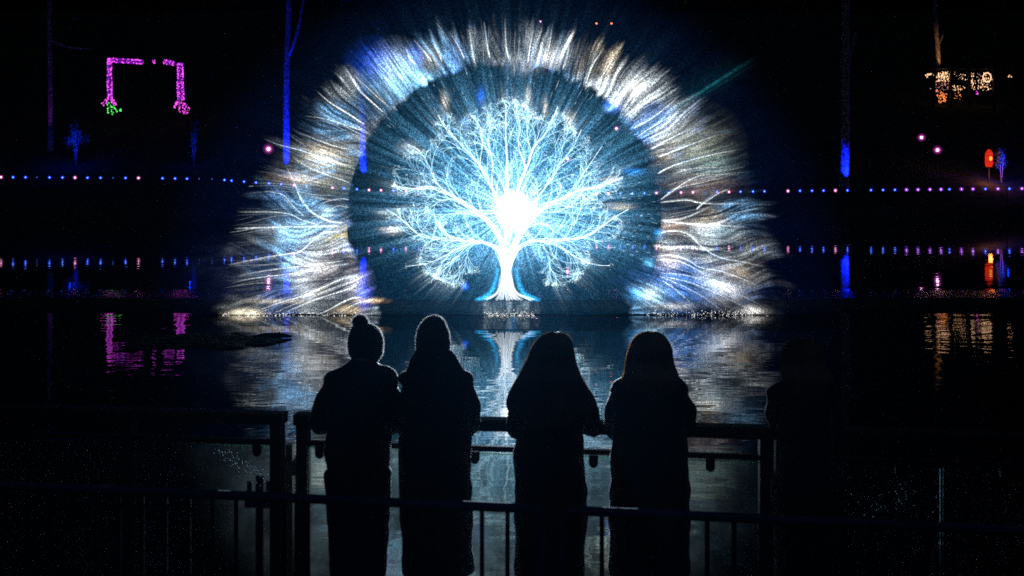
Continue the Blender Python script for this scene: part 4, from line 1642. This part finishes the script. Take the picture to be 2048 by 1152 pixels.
def leaf_cloud(center, rad, n, size, name, parent, mat, seed):
    rr = np.random.default_rng(seed)
    V, Fc = [], []
    cl = rr.normal(0, 1, (14, 3)) * np.array(rad) * .55
    for i in range(n):
        q = cl[rr.integers(0, 14)] + rr.normal(0, 1, 3) * np.array(rad) * .24
        a = rr.normal(0, 1, 3); a /= np.linalg.norm(a)
        b2 = np.cross(a, rr.normal(0, 1, 3)); b2 /= np.linalg.norm(b2)
        s_ = size * rr.uniform(.5, 1.2)
        o = len(V)
        c0 = np.array(center) + q
        V += [tuple(c0 - a * s_), tuple(c0 + b2 * s_ * .5), tuple(c0 + a * s_), tuple(c0 - b2 * s_ * .5)]
        Fc.append((o, o + 1, o + 2, o + 3))
    me = bpy.data.meshes.new(name)
    me.from_pydata(V, [], Fc)
    me.materials.append(mat)
    return link(bpy.data.objects.new(name, me), parent)


def lit_tree(d, trunk, limbs, wid, label, lamp_lab, power, color, aim_py, seed, crown=True, lamp_py=None, cone=26):
    p0 = at(trunk[-1][0], trunk[-1][1], d)
    gz = ground_z(p0.x, p0.y)
    e_ = empty('tree', (p0.x, p0.y, gz))
    tag(e_, label, 'tree', 'trees on the far hillside')
    rel = lambda q, dy=0: at(q[0], q[1], d) - Vector((p0.x, p0.y - dy, gz))
    pts = [(0, 0, -.4)] + [tuple(rel(q)) for q in trunk[::-1] if rel(q).z > .1]
    mb = MB()
    n = len(pts)
    mb.tube([tuple(q) for q in catmull(pts, 5)], list(np.interp(np.linspace(0, 1, (n - 1) * 5 + 1), [0, .12, 1], [wid * 1.25, wid * 1.0, wid * .8])), 14)
    mb.build('trunk', M_BARK, e_, smooth=True)
    for lb, w in limbs:
        mb = MB()
        q = catmull([tuple(rel(v, random.uniform(-.2, .2))) for v in lb], 5)
        mb.tube([tuple(v) for v in q], list(np.linspace(w, w * .5, len(q))), 10)
        mb.build('limb', M_BARK, e_, smooth=True)
    if crown:
        top = rel(trunk[0])
        leaf_cloud((top.x, 0, top.z + 3.4), (2.6, 2.2, 1.9), 1300, .17, 'crown', e_, M_LEAF, seed)
    # its uplight
    lp = Vector((p0.x + .3, p0.y - 1.6, 0))
    lp.z = ground_z(lp.x, lp.y)
    l_ = empty('uplight', lp)
    tag(l_, lamp_lab, 'lamp')
    mb = MB(); mb.tube([(0, 0, .0), (0, .05, .16)], [.07, .09], 12); mb.build('housing', M_BLACK, l_, smooth=True)
    li = bpy.data.lights.new('uplight_lamp', 'SPOT')
    li.energy, li.color = power, color
    li.spot_size, li.spot_blend, li.shadow_soft_size = math.radians(cone), .6, .05
    lo = link(bpy.data.objects.new('uplight_lamp', li), l_)
    lo.location = (0, .06, .2)
    tgt = at(trunk[-1][0], aim_py, d)
    lo.rotation_euler = (tgt - (lp + Vector((0, .06, .2)))).to_track_quat('-Z', 'Y').to_euler()


BLUE = (.002, .010, 1.0)
lit_tree(74, [(578, -60), (577, 40), (576, 75), (574, 120), (573, 200), (573, 330)], [([(576, 112), (584, 98), (596, 60), (604, 20), (612, -30)], .16)], .26,
         'tall forked tree trunk lit blue from below, left of the water screen', 'small uplight at the foot of the forked blue trunk', 14000, BLUE, 230, 5, cone=44)
lit_tree(74, [(722, 60), (723, 150), (724, 240), (727, 350)], [([(724, 200), (735, 160), (745, 120)], .12)], .27,
         'tree trunk lit blue from below, seen through the left of the screen', 'small uplight at the foot of the blue trunk behind the screen', 5500, BLUE, 300, 6, cone=40)
lit_tree(73, [(1692, -40), (1691, 60), (1690, 150), (1690, 260), (1688, 345)], [([(1690, 170), (1700, 120), (1712, 60)], .14)], .36,
         'thick tree trunk lit blue from below, right of the water screen', 'small uplight at the foot of the thick blue trunk', 6500, BLUE, 318, 7, cone=30)
lit_tree(82, [(98, -20), (99, 60), (100, 120), (101, 190)], [([(100, 80), (130, 92), (160, 97), (186, 98)], .10)], .20,
         'slim tree faintly lit violet at the far left, above the path lights', 'small uplight at the foot of the faint violet tree', 170, (.6, .05, .9), 130, 8, cone=40)
lit_tree(101, [(1868, -20), (1872, 60), (1874, 85), (1876, 130)], [([(1873, 95), (1882, 80), (1890, 60)], .12)], .26,
         'tree trunk lit warm orange above the pavilion lights', 'small uplight under the orange-lit trunk', 2600, (1.0, .42, .12), 86, 9, crown=False, cone=11)


# ---- shrubs lit blue
def shrub(px, py, d, rad, n, label, power, color, seed):
    p = at(px, py, d)
    gz = ground_z(p.x, p.y)
    e_ = empty('shrub', (p.x, p.y, min(gz, p.z - rad[2])))
    tag(e_, label, 'shrub', 'lit shrubs on the far hillside')
    h = p.z - e_.location.z
    leaf_cloud((0, 0, h), rad, n, .11, 'foliage', e_, M_SLEAF, seed)
    mb = MB()
    for k in range(4):
        a = k * 1.7
        mb.tube([(0, 0, -.2), (math.cos(a) * .1, math.sin(a) * .1, h * .5), (math.cos(a) * rad[0] * .6, math.sin(a) * rad[1] * .6, h + rad[2] * .3)], [.04, .03, .012], 6)
    mb.build('stem', M_BARK, e_)
    li = bpy.data.lights.new('shrub_lamp', 'POINT')
    li.energy, li.color, li.shadow_soft_size = power, color, .05
    lo = link(bpy.data.objects.new('shrub_lamp', li), e_)
    lo.location = (0, -rad[1] - .7, h - rad[2] * .4)


M_SLEAF = mat_plain('shrub_leaf', (.12, .16, .09), .7, nscale=3.0, var=.4)
shrub(152, 272, 78, (.45, .4, .95), 420, 'upright shrub lit blue below the violet skeleton arch', 170, (.0, .02, 1.0), 3)
shrub(388, 275, 78, (.32, .3, 1.1), 240, 'thin shrub faintly lit blue right of the violet skeleton arch', 60, (.0, .02, 1.0), 4)
shrub(2003, 312, 74, (.34, .3, .8), 340, 'blue-lit shrub beside the red lantern', 220, (.0, .025, 1.0), 5)

# ---- arch of two skeleton arms in violet lights
AD = 88.0
M_MAG = mat_glow('magenta_bulb', (1.0, .09, .92), 1.5)
M_MAG2 = mat_glow('arm_halo', (.42, .02, .85), .20, additive=True)
M_GRN = mat_glow('green_bulb', (.12, 1.0, .16), 1.2)
M_HOT = mat_glow('hot_magenta_bulb', (1.0, .55, 1.0), 3.0)
ap = at(290, 228, AD)
arch = empty('light_arch', (ap.x, ap.y, ground_z(ap.x, ap.y)))
tag(arch, 'arch of two violet lit skeleton arms with spread hands, one hand partly green', 'light sculpture')
ax = lambda px, py, dy=0.0: at(px, py, AD) - Vector((ap.x, ap.y - dy, ground_z(ap.x, ap.y)))


def bulbs_along(a, b2, w, n, name, mat, parent, seed, r0=.028, r1=.06, hollow=()):
    R_ = random.Random(seed)
    mb = MB()
    A, B = ax(*a), ax(*b2)
    for i in range(n):
        t = R_.random()
        if any(h0 < t < h1 for h0, h1 in hollow) and R_.random() < .8:
            continue
        th_ = R_.uniform(0, 2 * PI)
        wm = w / F * AD * .5
        perp = Vector((B - A)).cross(Vector((0, 1, 0))).normalized()
        q = A + (B - A) * t + perp * wm * math.cos(th_) + Vector((0, wm * math.sin(th_), 0))
        mb.ball(q, R_.uniform(r0, r1), 6, 4)
    return mb.build(name, mat, parent)


def bone(a, b2, w, n, name, seed, hollow=(), halo=True):
    mb = MB()
    mb.tube([tuple(ax(*a)), tuple(ax(*b2))], .05, 6)
    o = mb.build(name, M_BLACK, arch)
    q = bulbs_along(a, b2, w, n, 'bulbs', M_MAG, o, seed, hollow=hollow)
    tag(q, kind='stuff')
    if halo:
        mb = MB()
        mb.tube([tuple(ax(*a)), tuple(ax(*b2))], w / F * AD * .62, 10)
        mb.build('halo_tube', M_MAG2, o, smooth=True)  # halo of the bulbs, painted as a glowing shell round the bone
    return o


bone((219, 118), (219, 158), 8, 46, 'upper_arm', 1)
bone((219, 158), (220, 200), 9, 60, 'forearm', 2, hollow=((0, .12),))
bone((216, 120), (285, 124), 8, 74, 'crossbar', 3, hollow=((.30, .36), (.48, .54), (.62, .68)))
bone((307, 120), (309, 127), 4, 8, 'crossbar', 4)
bone((328, 123), (348, 127), 8, 22, 'crossbar', 5)
bone((360, 126), (361, 160), 11, 54, 'upper_arm', 6)
bone((360, 162), (362, 201), 12, 66, 'forearm', 7)
for i, (x0, x1, y1) in enumerate(((213, 203, 208), (214, 208, 211), (226, 232, 210), (223, 227, 208))):
    bone((x0, 199), (x1, y1), 2.4, 14, 'finger', 20 + i, halo=False)
for i, (x0, x1, y1) in enumerate(((354, 349, 216), (358, 359, 224), (361, 369, 228), (364, 376, 228), (366, 380, 220), (355, 352, 210))):
    bone((x0, 203), (x1, y1), 2.6, 18, 'finger', 30 + i, halo=False)
for i, (x0, x1, y0_, y1) in enumerate(((216, 217, 204, 226), (221, 226, 204, 230), (226, 233, 212, 224), (240, 241, 219, 222))):
    mb = MB(); mb.tube([tuple(ax(x0, y0_)), tuple(ax(x1, y1))], .03, 6)
    o = mb.build('finger', M_BLACK, arch)
    o['label'] = 'green lit finger'
    q = bulbs_along((x0, y0_), (x1, y1), 2.6, 9, 'bulbs', M_GRN, o, 50 + i, .04, .08)
    tag(q, kind='stuff')
for xx_ in (219, 361):
    q = ax(xx_, 150, -.25)
    mb = MB(); mb.tube([(q.x, q.y + .5, -.3), (q.x, q.y + .5, q.z + 1.6)], .06, 8)
    mb.build('mast', M_BLACK, arch)

# ---- warm light pavilion on the right
PD = 96.0
M_WARM = mat_glow('warm_bulb', (1.0, .56, .30), 1.7)
M_ORANGE = mat_glow('orange_bulb', (1.0, .26, .06), 1.4)
M_PEACH = mat_glow('peach_bulb', (1.0, .42, .32), .9)
pp = at(1925, 205, PD)
pav = empty('light_pavilion', (pp.x, pp.y, ground_z(pp.x, pp.y)))
tag(pav, 'dark pavilion hung with curtains of warm white and orange fairy lights', 'pavilion')
prl = lambda px, py, dy=0.0: at(px, py, PD) - Vector((pp.x, pp.y - dy, ground_z(pp.x, pp.y)))
for px in (1866, 1902, 1939, 1988):
    q = prl(px, 135)
    mb = MB(); mb.box(q.x - .1, q.x + .1, -.1, .1, -.5, q.z); mb.build('post', M_BLACK, pav)
q0, q1 = prl(1860, 138), prl(1994, 132)
mb = MB(); mb.box(q0.x, q1.x, -.3, 2.4, q0.z, q1.z); mb.build('roof', M_BLACK, pav)


def curtain(x0, x1, y0_, y1, n, mat, name, seed, r0=.022, r1=.06):
    R_ = random.Random(seed)
    mb = MB()
    for i in range(int(n * .62)):
        px = R_.choice((R_.uniform(x0, x1), x0 + (x1 - x0) * round(R_.random() * 6) / 6 + R_.gauss(0, .5)))
        q = prl(px, R_.uniform(y0_, y1), R_.uniform(.15, .6))
        rr = R_.uniform(r0, r1)
        mb.ball(q, (rr, rr, rr * R_.choice((1, 1, 2))), 6, 4)
    o = mb.build(name, mat, pav)
    tag(o, kind='stuff')


curtain(1877, 1901, 143, 162, 110, M_WARM, 'light_curtain', 1)
curtain(1873, 1900, 160, 180, 80, M_PEACH, 'light_curtain', 2, .015, .04)
curtain(1879, 1896, 180, 205, 80, M_ORANGE, 'light_curtain', 3)
curtain(1907, 1936, 143, 160, 26, M_WARM, 'light_curtain', 4, .015, .04)
curtain(1906, 1932, 170, 180, 44, M_WARM, 'light_curtain', 5)
curtain(1905, 1925, 182, 198, 26, M_ORANGE, 'light_curtain', 6, .015, .045)
curtain(1944, 1952, 145, 180, 44, M_WARM, 'light_curtain', 7)
curtain(1957, 1985, 143, 180, 130, M_WARM, 'light_curtain', 8, .018, .05)
# a ring of bulbs in the right bay
mb = MB()
for i in range(26):
    a = 2 * PI * i / 26
    q = prl(1973 + 8 * math.cos(a), 155 + 9 * math.sin(a), -.1)
    mb.ball(q, .06, 6, 4)
tag(mb.build('light_ring', M_WARM, pav), kind='stuff')
curtain(1954, 1960, 178, 190, 7, M_MAG, 'light_curtain', 9)
curtain(1866, 1876, 176, 186, 10, M_PEACH, 'light_curtain', 10)
# star-burst light left of the pavilion and two single bulbs right of it
for (px, py, n, rad, lab) in ((1858, 149, 26, 8, 'burst of warm fairy lights just left of the pavilion'), (2019, 153, 5, 3, 'small warm light right of the pavilion')):
    p = at(px, py, PD)
    gz = ground_z(p.x, p.y)
    e_ = empty('burst_light', (p.x, p.y, gz))
    tag(e_, lab, 'light')
    mb = MB(); mb.tube([(0, 0, -.3), (0, 0, p.z - gz)], .04, 6); mb.build('pole', M_BLACK, e_)
    mb = MB()
    R_ = random.Random(n)
    for i in range(n):
        a, rr = R_.uniform(0, 2 * PI), abs(R_.gauss(0, .45)) * rad / F * PD
        mb.ball((rr * math.cos(a), R_.uniform(-.2, .2), p.z - gz + rr * math.sin(a)), R_.uniform(.03, .07), 6, 4)
    tag(mb.build('bulbs', M_WARM, e_), kind='stuff')

# ---- red lantern
LD = 74.0
lp = at(1978, 334, LD)
lan = empty('red_lantern', (lp.x, lp.y, ground_z(lp.x, lp.y)))
tag(lan, 'tall glowing red lantern with a yellow heart near the right edge', 'lantern')
lz = lambda py: CAMH - (py - HOR) / F * LD - ground_z(lp.x, lp.y)
mb = MB(); mb.tube([(0, 0, -.2), (0, 0, lz(336))], .05, 8); mb.build('pole', M_BLACK, lan)
mb = MB()
mb.loft([(0, 0, lz(299), .06, .06), (0, 0, lz(303), .20, .20), (0, 0, lz(309), .27, .27), (0, 0, lz(328), .27, .27), (0, 0, lz(334), .20, .20)], 16)
mb.build('shade', mat_glow('red_shade', (1.0, .030, .008), .75), lan, smooth=True)
mb = MB(); mb.ball((0, -.27, lz(317)), (.12, .06, .17), 12, 8); mb.build('heart', mat_glow('yellow_heart', (1.0, .55, .06), 1.1), lan, smooth=True)
for py in (304, 311, 324, 330):
    mb = MB()
    rr = .21 if py in (304, 330) else .275
    mb.tube([(rr * math.cos(a), rr * math.sin(a), lz(py)) for a in np.linspace(0, 2 * PI, 19)], .014, 6)
    mb.build('hoop', M_BLACK, lan)
li = bpy.data.lights.new('lantern_lamp', 'POINT')
li.energy, li.color, li.shadow_soft_size = 90, (1.0, .25, .05), .15
lo = link(bpy.data.objects.new('lantern_lamp', li), lan)
lo.location = (-.35, -1.0, .55)

# ---- raft of weed and a drifting log on the pond
M_WEED = mat_plain('wet_weed', (.014, .016, .010), .85, nscale=4.0, var=.4)
e_ = empty('weed_raft', (at(470, 341, 19.6).x, 19.6, 0))
tag(e_, 'dark raft of floating weed on the pond left of the reflections', 'weed raft')
R_ = random.Random(5)
mb = MB()
for i in range(150):
    x_, y_ = R_.uniform(-1.9, .75), R_.gauss(0, .42)
    if y_ > .9 or (x_ > .2 and abs(y_) > .3):
        continue
    l_, w_ = R_.uniform(.12, .42), R_.uniform(.05, .16)
    a = R_.gauss(0, .35)
    n = 8
    vs = [(x_ + l_ * math.cos(t) * math.cos(a) - w_ * math.sin(t) * math.sin(a), y_ + l_ * math.cos(t) * math.sin(a) + w_ * math.sin(t) * math.cos(a), .012 + .02 * R_.random()) for t in np.linspace(0, 2 * PI, n, endpoint=False)]
    c0 = (x_, y_, .05 + .04 * R_.random())
    o_ = len(mb.v)
    mb.add([c0] + vs, [(0, 1 + k, 1 + (k + 1) % n) for k in range(n)])
tag(mb.build('weed', M_WEED, e_), kind='stuff')
p = at(548, 341, 20.0)
mb = MB()
mb.tube([(-.42, 0, .02), (-.2, .03, .05), (.05, .0, .055), (.22, -.02, .05), (.36, .0, .03)], [.03, .045, .05, .04, .02], 8)
mb.tube([(.08, 0, .05), (.12, -.02, .13)], [.02, .01], 6)
o = mb.build('log', M_BARK2 if False else M_WEED, smooth=True)
o.location = (p.x, p.y, 0)
tag(o, 'short dark log drifting beside the weed raft', 'log')

# ================================================================== HAZE over the whole place
m, nt, b, out = new_mat('night_haze')
nt.nodes.remove(b)
pv = nt.nodes.new('ShaderNodeVolumePrincipled')
pv.inputs['Color'].default_value = (.12, .48, 1.0, 1)
pv.inputs['Density'].default_value = 0.00007
pv.inputs['Anisotropy'].default_value = 0.8
nt.links.new(pv.outputs[0], out.inputs['Volume'])
mb = MB()
mb.box(-92, 92, -6, 152, -2.0, 46)
tag(mb.build('haze', m), 'thin night haze over the pond', 'haze', kind='stuff')
